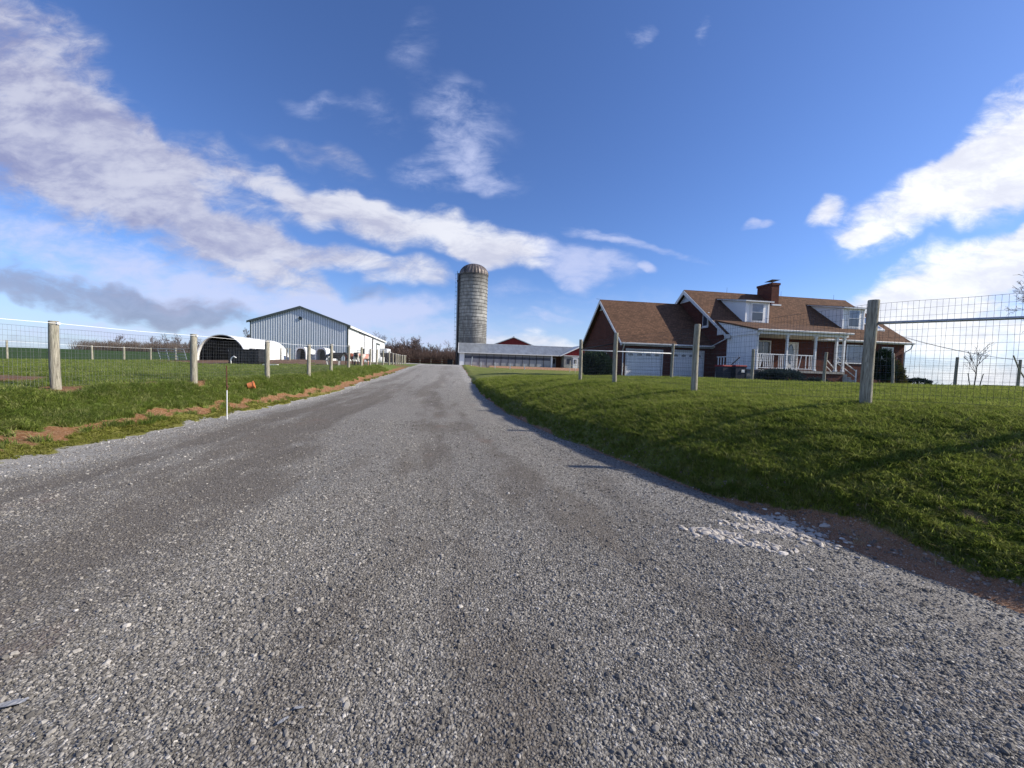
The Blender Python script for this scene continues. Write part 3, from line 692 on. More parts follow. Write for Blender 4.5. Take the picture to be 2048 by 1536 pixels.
# garage
gd = [(.18, 3.0, W(1.1), W(3.16)), (3.66, 6.2, W(1.1), W(3.2))]
wallv(0, lg, 0, b0, W(eg)+.02, holes=gd, name='garage_front_wall')
MB().prism([(0, .22, b0), (0, dg, b0), (0, dg, W(eg)), (0, dg/2, W(rg)-.12), (0, .22, W(eg)+.05)], (0, 0, 0), (.22, 0, 0)).build('garage_gable_wall', mBrick, house)
MB().box(0.22, lg, dg-.2, dg, b0, W(eg)).build('garage_back_wall', mBrick, house)
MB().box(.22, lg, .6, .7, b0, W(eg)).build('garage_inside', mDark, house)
def gable_roof(name, u0, u1, v0, v1, vr, ze, zr, t=.12, ov=.3):
    """two sloped slabs; v0/v1 eave lines, vr ridge line"""
    r = empty(name, parent=house)
    for k, (va, vb) in enumerate(((v0, vr), (v1, vr))):
        mb = MB(); mb.prism([(0, va, ze), (0, vb, zr), (0, vb, zr-t), (0, va, ze-t)] if k == 0 else [(0, va, ze), (0, va, ze-t), (0, vb, zr-t), (0, vb, zr)], (u0, 0, 0), (u1, 0, 0))
        mb.build('roof_slope', mShingle, r)
    MB().prism([(0, vr-.16, zr-.13), (0, vr, zr+.03), (0, vr+.16, zr-.13)], (u0, 0, 0), (u1, 0, 0)).build('ridge_cap', mShingle, r)
    return r
def rake(u, v0, vr, ze, zr, t=.2, th=.05, name='rake_board'):
    return MB().prism([(0, v0, ze-.02), (0, vr, zr-.02), (0, vr, zr-t*1.5), (0, v0, ze-t)], (u-th, 0, 0), (u, 0, 0)).build(name, mTrim, house)
def louver(u, vr, zr, w, h, slope):
    g = MB().prism([(0, vr-w, zr-w*slope), (0, vr+w, zr-w*slope), (0, vr, zr)], (u-.04, 0, 0), (u-.001, 0, 0)).build('gable_vent', mTrim, house)
    MB().prism([(0, vr-w*.72, zr-w*slope*.93), (0, vr+w*.72, zr-w*slope*.93), (0, vr, zr-.22*w*slope)], (u-.055, 0, 0), (u-.041, 0, 0)).build('vent_louvre', mMetalB, g)
groof = gable_roof('garage_roof', -.3, lg+.0, -.36, dg+.36, dg/2, W(3.55), W(rg))
s1 = (rg-3.55)/(dg/2+.36)
rake(-.3, -.36, dg/2, W(3.55), W(rg)); rake(-.3, dg+.36, dg/2, W(3.55), W(rg))
louver(-.02, dg/2, W(rg)-.28, .62, .6, s1)
def gutter(u0, u1, v, z, name='gutter'):
    return MB().prism([(0, v, z), (0, v-.11, z), (0, v-.125, z-.02), (0, v-.11, z-.10), (0, v-.03, z-.12), (0, v, z-.12)], (u0, 0, 0), (u1, 0, 0)).build(name, mTrim, house)
gutter(-.3, lg-.02, -.37, W(3.55))
MB().box(-.28, lg-.02, -.34, -.005, W(3.37), W(3.40)).build('soffit', mTrim, house)
def spout(pts, name='downspout', r=.04): return MB().tube(pts, r, 6).build(name, mTrim, house, smooth=False)
spout([(-.12, -.42, W(3.44)), (-.12, -.36, W(3.3)), (-.04, -.05, W(3.05)), (-.04, -.05, W(1.15))])
# garage doors: sections, windows
def garage_door(u0, u1, z0, z1, v):
    d = MB().box(u0, u1, v+.11, v+.13, z0, z1).build('garage_door', mDoor, house)
    n = 7; hh = (z1-z0)/n
    for k in range(n):
        p = MB().box(u0+.02, u1-.02, v+.075, v+.108, z0+k*hh+.012, z0+(k+1)*hh-.012).build('panel', mDoor, d, bevel=.012)
    zt = z1-hh*1.35; w = (u1-u0)/4
    for k in range(4):
        a = u0+k*w+.14; b = u0+(k+1)*w-.14
        f = MB().box(a-.03, b+.03, v+.06, v+.074, zt-.03, zt+hh*.62+.03).build('window_frame', mWhite, d)
        mb = MB(); q = (b-a)/4
        for j in range(4):
            top = zt+hh*(.40+.2*math.sin(math.pi*(j+.5)/4))
            mb.box(a+j*q+.012, a+(j+1)*q-.012, v+.053, v+.059, zt, top)
        mb.build('pane', mGlass, d)
    return d
for (a, b, z0, z1) in gd:
    garage_door(a+.09, b-.09, z0, z1-.09, 0)
    MB().box(a, a+.09, -.03, .16, z0, z1).box(b-.09, b, -.03, .16, z0, z1).box(a+.09, b-.09, -.03, .16, z1-.09, z1).build('door_trim', mTrim, house)
MB().box(-.22, 0-.003, 2.9, 3.2, W(2.7), W(2.95)).box(-.12, -.003, 3.0, 3.12, W(2.35), W(2.7)).build('wall_lamp', mWhite, house)
# main block walls
UR = lg+lm; vf = -pm; vb_ = -pm+dm; vr_ = -pm+dm/2
wins = [(lg+2.25, 10.07, W(2.55), W(3.98)), (11.2, 12.25, W(1.96), W(3.95)), (15.2, 16.06, W(2.62), W(3.94)), (16.2, 17.84, W(2.60), W(3.96)), (19.2, 20.2, W(2.7), W(3.9))]
wallv(lg, UR, vf, b0, W(em)-.02, holes=wins, name='front_wall')
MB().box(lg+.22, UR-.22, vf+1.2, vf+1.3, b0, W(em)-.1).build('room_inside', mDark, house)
for u in (lg, UR-.22):
    MB().prism([(0, vf+.22, b0), (0, vb_, b0), (0, vb_, W(em)-.02), (0, vr_, W(rm)-.16), (0, vf+.22, W(em)+.05)], (u, 0, 0), (u+.22, 0, 0)).build('gable_wall', mBrick, house)
MB().box(lg+.22, UR-.22, vb_-.2, vb_, b0, W(em)).build('back_wall', mBrick, house)
mroof = gable_roof('main_roof', lg-.3, UR+.3, vf-.3, vb_+.3, vr_, W(em), W(rm))
rake(lg-.3, vf-.3, vr_, W(em), W(rm), .22); rake(lg-.3, vb_+.3, vr_, W(em), W(rm), .22); rake(UR+.35, vf-.3, vr_, W(em), W(rm), .22)
sm = (rm-em)/(dm/2+.3)
louver(lg-.02, vr_, W(rm)-.3, .85, .8, sm)
def roofz(v): return W(em)+(v-(vf-.3))*sm
MB().box(lg-.02-.09, lg-.004, .35, .95, W(5.0), W(6.05)).box(lg-.13, lg-.112, .28, 1.02, W(4.93), W(5.03)).build('gable_window', mWhite, house)
MB().box(lg-.125, lg-.112, .42, .88, W(5.1), W(5.97)).build('gable_pane', mGlass, house)
gutter(lg+6.6, UR+.35, vf-.31, W(em)-.01)
MB().box(lg+6.6, UR+.2, vf-.28, vf-.005, W(em)-.16, W(em)-.13).build('soffit', mTrim, house)
spout([(UR+.2, vf-.38, W(em)-.1), (UR+.15, vf-.3, W(em)-.45), (UR-.04, vf-.06, W(em)-.72), (UR-.04, vf-.06, W(1.15))])
spout([(lg-.1, vf-.36, W(em)-.1), (lg-.15, vf-.2, W(em)-.25), (lg-.25, -.45, W(3.52))], r=.035)
MB().box(lg-.3, lg-.1, vf-.42, vf-.1, W(em)-.3, W(em)-.02).build('eave_return', mTrim, house)
# windows and doors
def window(u0, u1, z0, z1, v, cols=1, rows=2, glass=None, curt=None, parent=None, fw=.07):
    w = empty('window', parent=parent or house)
    mb = MB().box(u0, u0+fw, v-.035, v+.10, z0, z1).box(u1-fw, u1, v-.035, v+.10, z0, z1).box(u0+fw, u1-fw, v-.035, v+.10, z1-fw, z1).box(u0+fw, u1-fw, v-.06, v+.10, z0, z0+fw)
    mb.build('frame', mWhite, w)
    a, b, c, d = u0+fw, u1-fw, z0+fw, z1-fw; cw = (b-a)/cols; ch = (d-c)/rows
    for i in range(cols):
        for j in range(rows):
            MB().box(a+i*cw+.015, a+(i+1)*cw-.015, v+.045, v+.05, c+j*ch+.015, c+(j+1)*ch-.015).build('pane', glass or mGlass, w)
    mb = MB()
    for i in range(1, cols): mb.box(a+i*cw-.018, a+i*cw+.018, v+.02, v+.07, c, d)
    for j in range(1, rows): mb.box(a, b, v+.025, v+.065, c+j*ch-.02, c+j*ch+.02)
    if mb.v: mb.build('sash', mWhite, w)
    if curt: MB().box(a, a+(b-a)*curt, v+.07, v+.08, c, d).build('curtain', mCurtain, w)
    return w
window(wins[0][0], wins[0][1], wins[0][2], wins[0][3], vf, 2, 1)
window(wins[2][0], wins[2][1], wins[2][2], wins[2][3], vf, 2, 3, mGlassSky)
window(wins[3][0], wins[3][1], wins[3][2], wins[3][3], vf, 1, 1, mGlassSky)
window(wins[4][0], wins[4][1], wins[4][2], wins[4][3], vf, 1, 2)
u0, u1, z0, z1 = wins[1]
dr = empty('front_door', parent=house)
MB().box(u0, u0+.1, vf-.03, vf+.12, z0, z1).box(u1-.1, u1, vf-.03, vf+.12, z0, z1).box(u0+.1, u1-.1, vf-.03, vf+.12, z1-.1, z1).build('door_frame', mWhite, dr)
MB().box(u0+.1, u1-.1, vf+.05, vf+.09, z0, z1-.1).build('door_leaf', mWhite, dr)
mb = MB(); mb.lathe([(0, 0), (.21, 0), (.23, .01), (.21, .02)], 20); 
o = mb.build('oval_pane', mGlassSky, dr, loc=((u0+u1)/2, vf+.045, z0+1.15), rot=(R(90), 0, 0)); o.scale = (1, 3.1, 1)
MB().box(u0+.14, u0+.19, vf+.0, vf+.05, z0+.95, z0+1.05).build('handle', mIron, dr)
MB().box(u0+.14, u1-.14, vf+.035, vf+.05, z0+.12, z0+.4).build('door_panel', mTrim, dr)
# porch
pv = vf-pp
PR = lg+6.45
MB().box(lg+.0, PR, pv, vf-.004, W(1.80), W(1.95)).build('porch_floor', mConc, house)
MB().box(lg+.05, PR-.05, pv+.08, vf-.004, b0, W(1.80)).build('porch_base', mBrick, house)
zt_ = ep; vt = -.42; zt2 = 5.40
sp_ = (zt2-zt_)/(vt-(pv-.2))
MB().prism([(0, pv-.2, W(zt_)), (0, vt, W(zt2)), (0, vt, W(zt2)-.1), (0, pv-.2, W(zt_)-.1)], (lg-.12, 0, 0), (PR+.12, 0, 0)).build('porch_roof', mShingle, house)
gutter(lg-.15, PR+.15, pv-.21, W(zt_)-.01)
MB().box(lg-.05, PR+.05, pv-.06, pv+.10, W(4.14), W(4.33)).build('porch_beam', mWhite, house)
MB().box(lg+.03, PR, pv+.1, vf-.004, W(4.16), W(4.20)).build('porch_ceiling', mBeige, house)
def siding(name, poly_fn, z0, z1, parent, axis='u', lap=.11, proud=.018, m=None):
    """lapped boards between z0 and z1; poly_fn(z) gives (a, b) ends; boards face -v ('u') or -u ('v')"""
    mb = MB(); z = z0; n = 0
    while z < z1-1e-4:
        zz = min(z+lap, z1); a0, b0_, p = poly_fn(z); a1, b1_, p1 = poly_fn(zz)
        if axis == 'u': vs = [(a0, p-proud, z), (b0_, p-proud, z), (b1_, p, zz), (a1, p, zz), (a0, p+.01, z), (b0_, p+.01, z)]
        elif axis == 'v': vs = [(p-proud, a0, z), (p-proud, b0_, z), (p, b1_, zz), (p, a1, zz), (p+.01, a0, z), (p+.01, b0_, z)]
        else: vs = [(p+proud, a0, z), (p+proud, b0_, z), (p, b1_, zz), (p, a1, zz), (p-.01, a0, z), (p-.01, b0_, z)]
        mb.add(vs, [(0, 1, 2, 3), (4, 5, 1, 0)]); z = zz
    o = mb.build(name, m or mVinyl, parent); o['kind'] = 'stuff'; return o
# closed white end of the porch
MB().box(lg+.0, lg+.06, pv+.06, vf-.006, W(1.95), W(4.32)).build('porch_end_panel', mVinyl, house)
def tri_fn(z):   # triangle between the porch roof and the beam
    t = (z-W(zt_)+.1)/sp_
    return (min(max(pv-.15, pv-.2+t), vt-.35), vt-.35, lg-.02)
siding('porch_end_siding', lambda z: (min(pv-.1+max(0, (z-W(4.34)))/sp_, vt-.3), vt-.3, lg-.04), W(4.30), W(5.28), house, 'v')
MB().prism([(0, pv-.1, W(4.30)), (0, vt-.2, W(4.30)), (0, vt-.2, W(5.33)), (0, pv-.1, W(4.34))], (lg-.02, 0, 0), (lg+.04, 0, 0)).build('porch_end_sheathing', mVinyl, house)
MB().box(lg-.06, lg-.001, pv-.05, vf+.0, W(4.12), W(4.29)).build('porch_end_trim', mWhite, house)
for u in (lg+.1, 8.9, 10.95, 12.5, PR-.1):
    c = MB().box(u-.055, u+.055, pv+.02, pv+.13, W(1.95), W(4.14)).build('porch_column', mWhite, house)
    MB().box(u-.08, u+.08, pv-.005, pv+.155, W(4.02), W(4.14)).box(u-.08, u+.08, pv-.005, pv+.155, W(1.95), W(2.05)).build('column_cap', mWhite, c)
spout([(lg+.12, pv-.28, W(4.3)), (lg+.05, pv-.14, W(4.1)), (lg+.0, pv-.02, W(3.9)), (lg+.0, pv-.02, W(1.3))], r=.035)
def railing(u0, u1, v, z0, n, missing=(), tilt=(), axis='u'):
    rl = empty('porch_railing', parent=house)
    bx = (lambda a, b, c, d: MB().box(a, b, v-.025, v+.025, c, d)) if axis == 'u' else (lambda a, b, c, d: MB().box(v-.025, v+.025, a, b, c, d))
    bx(u0, u1, z0+.93, z0+.985).build('top_rail', mWhite, rl); bx(u0, u1, z0+.08, z0+.12).build('bottom_rail', mWhite, rl)
    for k in range(n):
        if k in missing: continue
        u = u0+(k+.5)*(u1-u0)/n
        if k in tilt:
            MB().prism([(u-.02-.12, v-.02, z0+.12), (u+.02-.12, v-.02, z0+.12), (u+.02+.05, v-.02, z0+.93), (u-.02+.05, v-.02, z0+.93)], (0, 0, 0), (0, .04, 0)).build('baluster', mWhite, rl)
        else:
            (MB().box(u-.02, u+.02, v-.02, v+.02, z0+.12, z0+.93) if axis == 'u' else MB().box(v-.02, v+.02, u-.02, u+.02, z0+.12, z0+.93)).build('baluster', mWhite, rl)
railing(lg+.16, 8.84, pv+.07, W(1.95), 15, (9, 10), (2,)); railing(8.96, 10.89, pv+.07, W(1.95), 15, (0, 1, 4, 5, 6, 8, 9, 11), (7,))
railing(pv+.2, vf-.3, lg-.9, W(1.75), 8, axis='v')
MB().box(lg-1.0, lg-.02, pv+.2, vf-.3, b0, W(1.75)).build('side_stoop', mConc, house)
MB().tube([(lg-1.0, pv+.1, W(2.65)), (lg-1.9, pv+.1, W(1.85))], .03, 6).tube([(lg-1.9, pv+.1, W(1.85)), (lg-1.9, pv+.1, W(1.1))], .025, 6).build('handrail', mIron, house)
# steps going down at the right end
st = empty('porch_steps', parent=house)
for k in range(4): MB().box(PR+k*.32, PR+(k+1)*.32, pv+.1, pv+1.5, b0, W(1.80-.17*k)).build('step', mConc, st)
for v in (pv+.12, pv+1.45):
    MB().tube([(12.55 if v < pv+.5 else PR, v, W(2.95)), (PR+1.0, v, W(2.02))], .03, 6).tube([(12.7 if v < pv+.5 else PR, v, W(2.5)), (PR+1.0, v, W(1.62))], .025, 6).tube([(PR+1.0, v, W(2.12)), (PR+1.0, v, W(1.0))], .045, 6).build('step_rail', mWhite, st)
# dormers
def dormer(uL, uR, v, z0, z1, zb, vbk):
    d = empty('dormer', parent=house); zf = z1
    def side_poly(u, s):
        return [(u, v, z0-.25), (u, v, zf), (u, vbk, zb), (u, (zb-W(em))/sm+vf-.3, zb)]
    # solid body so no gaps show
    MB().prism([(0, v+.01, z0-.3), (0, v+.01, zf-.02), (0, vbk-.1, zb-.03), (0, v+1.2, z0-.3+0.7)], (uL+.02, 0, 0), (uR-.02, 0, 0)).build('dormer_core', mVinyl, d)
    def sfn(z):
        ve = (z-roofz(v))/sm+v; return (v, max(v+.02, min(ve, vbk)), None)
    def left(z): a, b, _ = sfn(z); return (a, b, uL+.015)
    def right(z): a, b, _ = sfn(z); return (a, b, uR-.015)
    siding('side_siding', left, z0-.05, zf, d, 'v', .12); siding('side_siding', right, z0-.05, zf, d, 'r', .12)
    siding('front_siding', lambda z: (uL+.0, uR-.0, v), z0-.05, zf-.05, d, 'u', .12)
    wu0, wu1 = (uL+uR)/2-.48, (uL+uR)/2+.48; wz0, wz1 = z0+.12, z0+1.36
    MB().box(wu0-.1, wu1+.1, v-.045, v-.02, wz0-.1, wz1+.12).build('window_trim', mWhite, d)
    MB().box(wu0, wu1, v-.075, v-.046, wz0-.04, wz1+.03).build('window_frame', mWhite, d)
    MB().box(wu0+.06, wu1-.06, v-.084, v-.076, wz0+.03, (wz0+wz1)/2-.02).build('lower_pane', mGlass, d)
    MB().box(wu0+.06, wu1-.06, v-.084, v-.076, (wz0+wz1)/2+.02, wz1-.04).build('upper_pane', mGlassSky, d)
    MB().box(uL-.03, uL+.08, v-.045, v-.012, z0-.1, zf).box(uR-.08, uR+.03, v-.045, v-.012, z0-.1, zf).build('corner_trim', mWhite, d)
    s = (zb-zf)/(vbk-v)
    MB().prism([(0, v-.28, zf+.03-s*.28), (0, vbk+.1, zb+.05), (0, vbk+.1, zb-.03), (0, v-.28, zf-.12)], (uL-.2, 0, 0), (uR+.2, 0, 0)).build('dormer_roof', mTrim, d)
    MB().prism([(0, v-.29, zf+.05-s*.28), (0, vbk+.25, zb+.09), (0, vbk+.25, zb+.06), (0, v-.29, zf+.035-s*.28)], (uL-.22, 0, 0), (uR+.22, 0, 0)).build('dormer_shingles', mShingle, d)
dormer(8.78, 10.62, -.65, W(5.32), W(6.88), W(7.42), 2.2)
dormer(16.85, 18.72, -.65, W(5.27), W(6.82), W(7.40), 2.2)
# chimney
ch = MB().box(13.15, 13.82, 1.95, 3.45, W(6.6), W(8.75)).build('chimney', mBrick, house)
MB().box(13.10, 13.87, 1.90, 3.50, W(8.76), W(8.93)).build('chimney_crown', mBrick, ch)
MB().box(13.1, 13.9, 1.75, 1.949, W(7.1), W(7.22)).build('flashing', mTrim, ch)
MB().tube([(13.35, 2.2, W(8.93)), (13.35, 2.2, W(9.12))], .02, 4).tube([(13.62, 2.5, W(8.93)), (13.62, 2.5, W(9.12))], .02, 4).add([(13.1, 1.95, W(9.12)), (13.9, 1.95, W(9.20)), (13.9, 2.75, W(9.16)), (13.1, 2.75, W(9.1)), (13.5, 2.35, W(9.30))], [(0, 1, 4), (1, 2, 4), (2, 3, 4), (3, 0, 4), (3, 2, 1, 0)]).build('chimney_cap', mIron, ch)
for u in (10.2, 15.2, 20.3):
    MB().tube([(u, vr_, W(rm)), (u, vr_, W(rm)+.42)], .009, 4).build('lightning_rod', mIron, house)
MB().tube([(-.3, dg/2, W(rg)+.05), (-.62, dg/2, W(rg)+.06)], .012, 4).build('lightning_rod', mIron, house)
# skylight near the right end
def onroof(u, v, dz): return (u, v, roofz(v)+dz)
a0, a1, v0, v1 = 19.5, 20.55, -.75, .95
sk = MB().add([onroof(a0, v0, 0), onroof(a1, v0, 0), onroof(a1, v1, 0), onroof(a0, v1, 0), onroof(a0, v0, .12), onroof(a1, v0, .12), onroof(a1, v1, .12), onroof(a0, v1, .12)],
              [(0, 3, 2, 1), (4, 5, 6, 7), (0, 1, 5, 4), (1, 2, 6, 5), (2, 3, 7, 6), (3, 0, 4, 7)]).build('skylight', mTrim, house)
MB().add([onroof(a0+.1, v0+.1, .125), onroof(a1-.1, v0+.1, .125), onroof(a1-.1, v1-.1, .125), onroof(a0+.1, v1-.1, .125)], [(0, 1, 2, 3)]).build('skylight_pane', mGlassSky, sk)
def hw(u, v, z): # house local -> world
    return (HX+u*math.cos(TH)-v*math.sin(TH), HY+u*math.sin(TH)+v*math.cos(TH), z)
a = Vector(hw(UR+.2, 1.2, 5.9)); b = Vector((30.45, 23.2, H1(30.45, 23.2)+1.72)); 
cab = [a.lerp(b, t)-Vector((0, 0, .35*4*t*(1-t))) for t in np.linspace(0, 1, 10)]
MB().tube(cab, .014, 4).tube([p+Vector((0, .05, .10*(1-i/9))) for i, p in enumerate(cab)], .010, 4).build('cable', mIron, label='dark cable sagging from the house roof down to the fence post on the lawn', cat='cable')

# ------------------------------------------------------------------ white barn
def barn_frame(x, y, z, rz, **k): return empty('barn', (x, y, z), rz, **k)
BT = .193
barn = empty('white_barn', (-31.56, 46.43, 1.6), BT, 'white ribbed steel barn with dark roof trim and sliding side doors left of the silo', 'barn')
BW, BL, ZE, ZR_ = 11.0, 34.4, 4.6, 6.54
def zgab(u): return ZE+(ZR_-ZE)*(1-abs(u-BW/2)/(BW/2))
MB().prism([(0, 0, -.5), (BW, 0, -.5), (BW, 0, ZE), (BW/2, 0, ZR_), (0, 0, ZE)], (0, 0, 0), (0, .1, 0)).build('front_wall', mMetalB, barn)  # white cladding with its bluish shade painted into the wall colour
mb = MB(); n = 41
for k in range(n):
    u = .12+k*(BW-.24)/(n-1); mb.box(u-.045, u+.045, -.05, -.001, -.5, zgab(u)-.06)
o = mb.build('wall_ribs', mRib, barn); o['kind'] = 'stuff'
OP = (17.5, 19.6)
MB().box(BW-.1, BW, .1, OP[0], -.5, ZE).box(BW-.1, BW, OP[1], BL, -.5, ZE).box(BW-.1, BW, OP[0], OP[1], 4.15, ZE).build('side_wall', mMetalW, barn)
mb = MB()
for k in range(114):
    v = .3+k*.3
    if OP[0]-.05 < v < OP[1]+.05: continue
    mb.box(BW+.001, BW+.022, v-.02, v+.02, -.4, ZE-.1)
o = mb.build('side_ribs', mMetalW, barn); o['kind'] = 'stuff'
MB().box(0, .1, .1, BL, -.5, ZE).box(.1, BW-.1, BL-.1, BL, -.5, ZE).box(.1, BW-.1, 22, 22.1, 0, ZE).build('far_walls', mMetalW, barn)
MB().box(.15, BW-.3, 15, 21.9, -.4, ZE-.3).build('barn_inside', mDark, barn)  # dark box painting the unlit interior behind the side opening
for s in (0, 1):
    ua, ub = ((-.35, BW/2), (BW+.35, BW/2))[s]; za = ZE-.12
    P = [(ua, 0, za+.06), (ub, 0, ZR_+.08), (ub, 0, ZR_), (ua, 0, za-.04)]
    if s: P = P[::-1]
    MB().prism(P, (0, -.25, 0), (0, BL+.25, 0)).build('roof', mMetalW if s else mRoofG, barn)
    P = [(ua, 0, za+.08), (ub, 0, ZR_+.10), (ub, 0, ZR_-.18), (ua, 0, za-.16)]
    if s: P = P[::-1]
    MB().prism(P, (0, -.30, 0), (0, -.252, 0)).build('rake_trim', mTrimD, barn)
MB().box(BW-.13, BW+.06, -.06, -.051, -.5, ZE-.1).build('corner_trim', mTrimD, barn)
MB().box(-.06, .06, -.06, -.051, -.5, ZE-.1).build('corner_trim', mTrimD, barn)
MB().box(BW+.2, BW+.30, -.2, BL+.2, ZE-.28, ZE-.12).build('eave_trim', mTrimD, barn)
MB().box(BW+.30, BW+.34, -.2, BL+.2, ZE-.30, ZE-.06).build('gutter', mMetalW, barn)
mb = MB().lathe([(0, 0), (.19, 0), (.21, .03), (.21, .08)], 20); mb.build('round_vent', mTrimD, barn, loc=(BW/2, -.07, 5.15), rot=(R(90), 0, 0))
MB().box(BW+.06, BW+.16, 6.8, 19.6, 4.14, 4.24).build('door_track', mTrimD, barn)
for v0 in (10.7, 14.1):
    d = MB().box(BW+.045, BW+.11, v0, v0+3.35, .05, 4.1).build('sliding_door', mMetalW, barn)
    MB().box(BW+.111, BW+.13, v0, v0+.12, .05, 4.1).build('door_edge', mTrimD, d)
MB().box(BW+.02, BW+.08, 22.8, 26.3, -.3, 3.3).build('door', mMetalW, barn)
MB().box(BW+.02, BW+.12, 22.5, 22.79, -.3, 3.6).box(BW+.02, BW+.12, 22.79, 26.6, 3.3, 3.6).build('door_hood', mTrimD, barn)

# ------------------------------------------------------------------ silo
silo = empty('silo', (-9.22, 87.0, 1.5), 0, 'tall grey concrete stave silo with ribbed metal dome behind the long barn', 'silo')
def m_silo():
    q = NT('silo_staves'); sp = N('ShaderNodeSeparateXYZ', q.n); q.l.new(q.c.outputs['Object'], sp.inputs[0])
    ang = q.math('ARCTAN2', sp.outputs[1], sp.outputs[0]); cb = N('ShaderNodeCombineXYZ', q.n); q.put(q.math('MULTIPLY', ang, 3.1), cb.inputs[0]); q.put(sp.outputs[2], cb.inputs[1])
    br = N('ShaderNodeTexBrick', q.n); q.l.new(cb.outputs[0], br.inputs['Vector']); br.inputs['Scale'].default_value = 1; br.offset = .5
    br.inputs['Brick Width'].default_value = .255; br.inputs['Row Height'].default_value = .76; br.inputs['Mortar Size'].default_value = .02
    br.inputs['Color1'].default_value = (.37, .37, .355, 1); br.inputs['Color2'].default_value = (.20, .20, .195, 1); br.inputs['Mortar'].default_value = (.13, .13, .12, 1)
    st = N('ShaderNodeCombineXYZ', q.n); q.put(q.math('MULTIPLY', ang, 3.0), st.inputs[0]); q.put(q.math('MULTIPLY', sp.outputs[2], .12), st.inputs[1])
    n = q.noise(st.outputs[0], 1.6, 6, .6); n2 = q.noise(q.vec(), .5, 5)
    col = q.mix(q.map(n, .42, .62, 0, .6), br.outputs['Color'], (.16, .15, .14)); col = q.mix(q.map(n2, .5, .7, 0, .5), col, (.60, .59, .56))
    top = q.map(sp.outputs[2], 17.2, 20.0, 0, .8); col = q.mix(top, col, (.07, .065, .06))
    return q.out(col, .9, .15, q.bump(br.outputs['Fac'], -.7, .03))
SR, SH = 3.12, 20.3
MB().lathe([(SR, -1), (SR, SH)], 64).build('silo_wall', m_silo(), silo, smooth=True)
mb = MB(); z = .5; k = 0
while z < SH-.3:
    a = 3.14*0; mb.lathe([(SR+.002, z-.03), (SR+.05, z-.03), (SR+.05, z+.03), (SR+.002, z+.03)], 48); z += .26 if z < 6 else (.38 if z < 9 else .76)
o = mb.build('hoops', mIron, silo); o['kind'] = 'stuff'
nd = 28; prof = [(SR+.06, SH-.15)]+[((SR+.06)*math.cos(t), SH+(SR*.76)*math.sin(t)) for t in np.linspace(0, R(86), 12)]
MB().lathe(prof, nd*4, star=lambda j: 1+(.022 if j % 4 == 0 else 0)-(.008 if j % 4 == 2 else 0)).build('dome', mat('dome_metal', (.20, .17, .16), .5, .35, var=.5, vscale=.6, stretch=(2, 2, .5)), silo)
MB().lathe([(0, SH+SR*.76+.12), (.25, SH+SR*.76+.08), (.28, SH+SR*.74)], 12).build('dome_cap', mIron, silo)
ct = MB()
MB().box(-SR-.42, -SR+.12, -.6, .05, -1, SH+.2).build('unloading_chute', mat('chute', (.16, .16, .17), .7, .2, var=.35, vscale=.8), silo)
lad = MB(); x0 = -SR-.50
for y in (-.9, -.45): lad.tube([(x0, y, 0), (x0, y, SH+.6)], .03, 4)
for k in range(66): lad.tube([(x0, -.9, .3+k*.31), (x0, -.45, .3+k*.31)], .018, 3)
lad.build('ladder', mIron, silo)
cg = MB()
for k in range(20):
    z = 2+k*.96; cg.tube([(x0, -.95, z), (x0-.3, -.95, z), (x0-.38, -.68, z), (x0-.3, -.4, z), (x0, -.4, z)], .02, 3)
cg.tube([(x0-.38, -.68, 2), (x0-.38, -.68, SH)], .02, 3).box(x0-.1, -SR, -1, 0, SH-1.6, SH-1.52).build('ladder_cage', mIron, silo)
MB().tube([(-SR-.05, -1.2, -1), (-SR-.05, -1.2, SH-.6), (-SR+.4, -1.0, SH-.1)], .11, 8).build('fill_pipe', mIron, silo)

# ------------------------------------------------------------------ long dairy barn
DT = .130; DX, DY, DZ = -10.1, 73.3, 1.62
db = empty('long_barn', (DX, DY, DZ), DT, 'long low barn with grey metal roof and curtained side wall in front of the silo', 'barn')
DL, DD, DZE, DRI = 17.75, 8.85, 2.45, 4.42
ULEN = 25.5
mb = MB().prism([(0, -.35, DZE-.02), (0, DD/2, DRI), (0, DD/2, DRI-.08), (0, -.35, DZE-.10)], (-.25, 0, 0), (ULEN, 0, 0)); mb.build('roof', mRoofG, db)
mb = MB().prism([(0, DD+.35, DZE), (0, DD+.35, DZE-.08), (0, DD/2, DRI-.08), (0, DD/2, DRI)], (-.25, 0, 0), (ULEN, 0, 0)); mb.build('roof', mRoofG, db)
mb = MB(); s = (DRI-DZE)/(DD/2+.35)
for k in range(112):
    u = -.2+k*.23
    mb.prism([(0, -.34, DZE+.0), (0, DD/2, DRI+.02), (0, DD/2, DRI+.05), (0, -.34, DZE+.03)], (u-.02, 0, 0), (u+.02, 0, 0))
o = mb.build('roof_ribs', mRoofG, db); o['kind'] = 'stuff'
MB().prism([(0, DD/2-.2, DRI-.05), (0, DD/2, DRI+.07), (0, DD/2+.2, DRI-.05)], (-.3, 0, 0), (ULEN, 0, 0)).build('ridge_cap', mRoofG, db)
MB().box(-.3, ULEN-6, -.42, -.36, DZE-.14, DZE+.04).build('fascia', mTrim, db)
MB().prism([(0, 0, -.6), (0, DD, -.6), (0, DD, DZE), (0, DD/2, DRI-.1), (0, 0, DZE)], (-.02, 0, 0), (.08, 0, 0)).build('end_wall', mMetalW, db)
MB().prism([(0, -.4, DZE-.16), (0, -.4, DZE+.06), (0, DD/2, DRI+.1), (0, DD/2, DRI-.12)], (-.32, 0, 0), (-.255, 0, 0)).build('rake_trim', mMetalW, db)
MB().box(0.08, .95, 0, .08, -.5, DZE).build('end_panel', mMetalW, db)
MB().box(.95, DL-.1, .5, .6, -.5, DZE).build('inside', mDark, db)
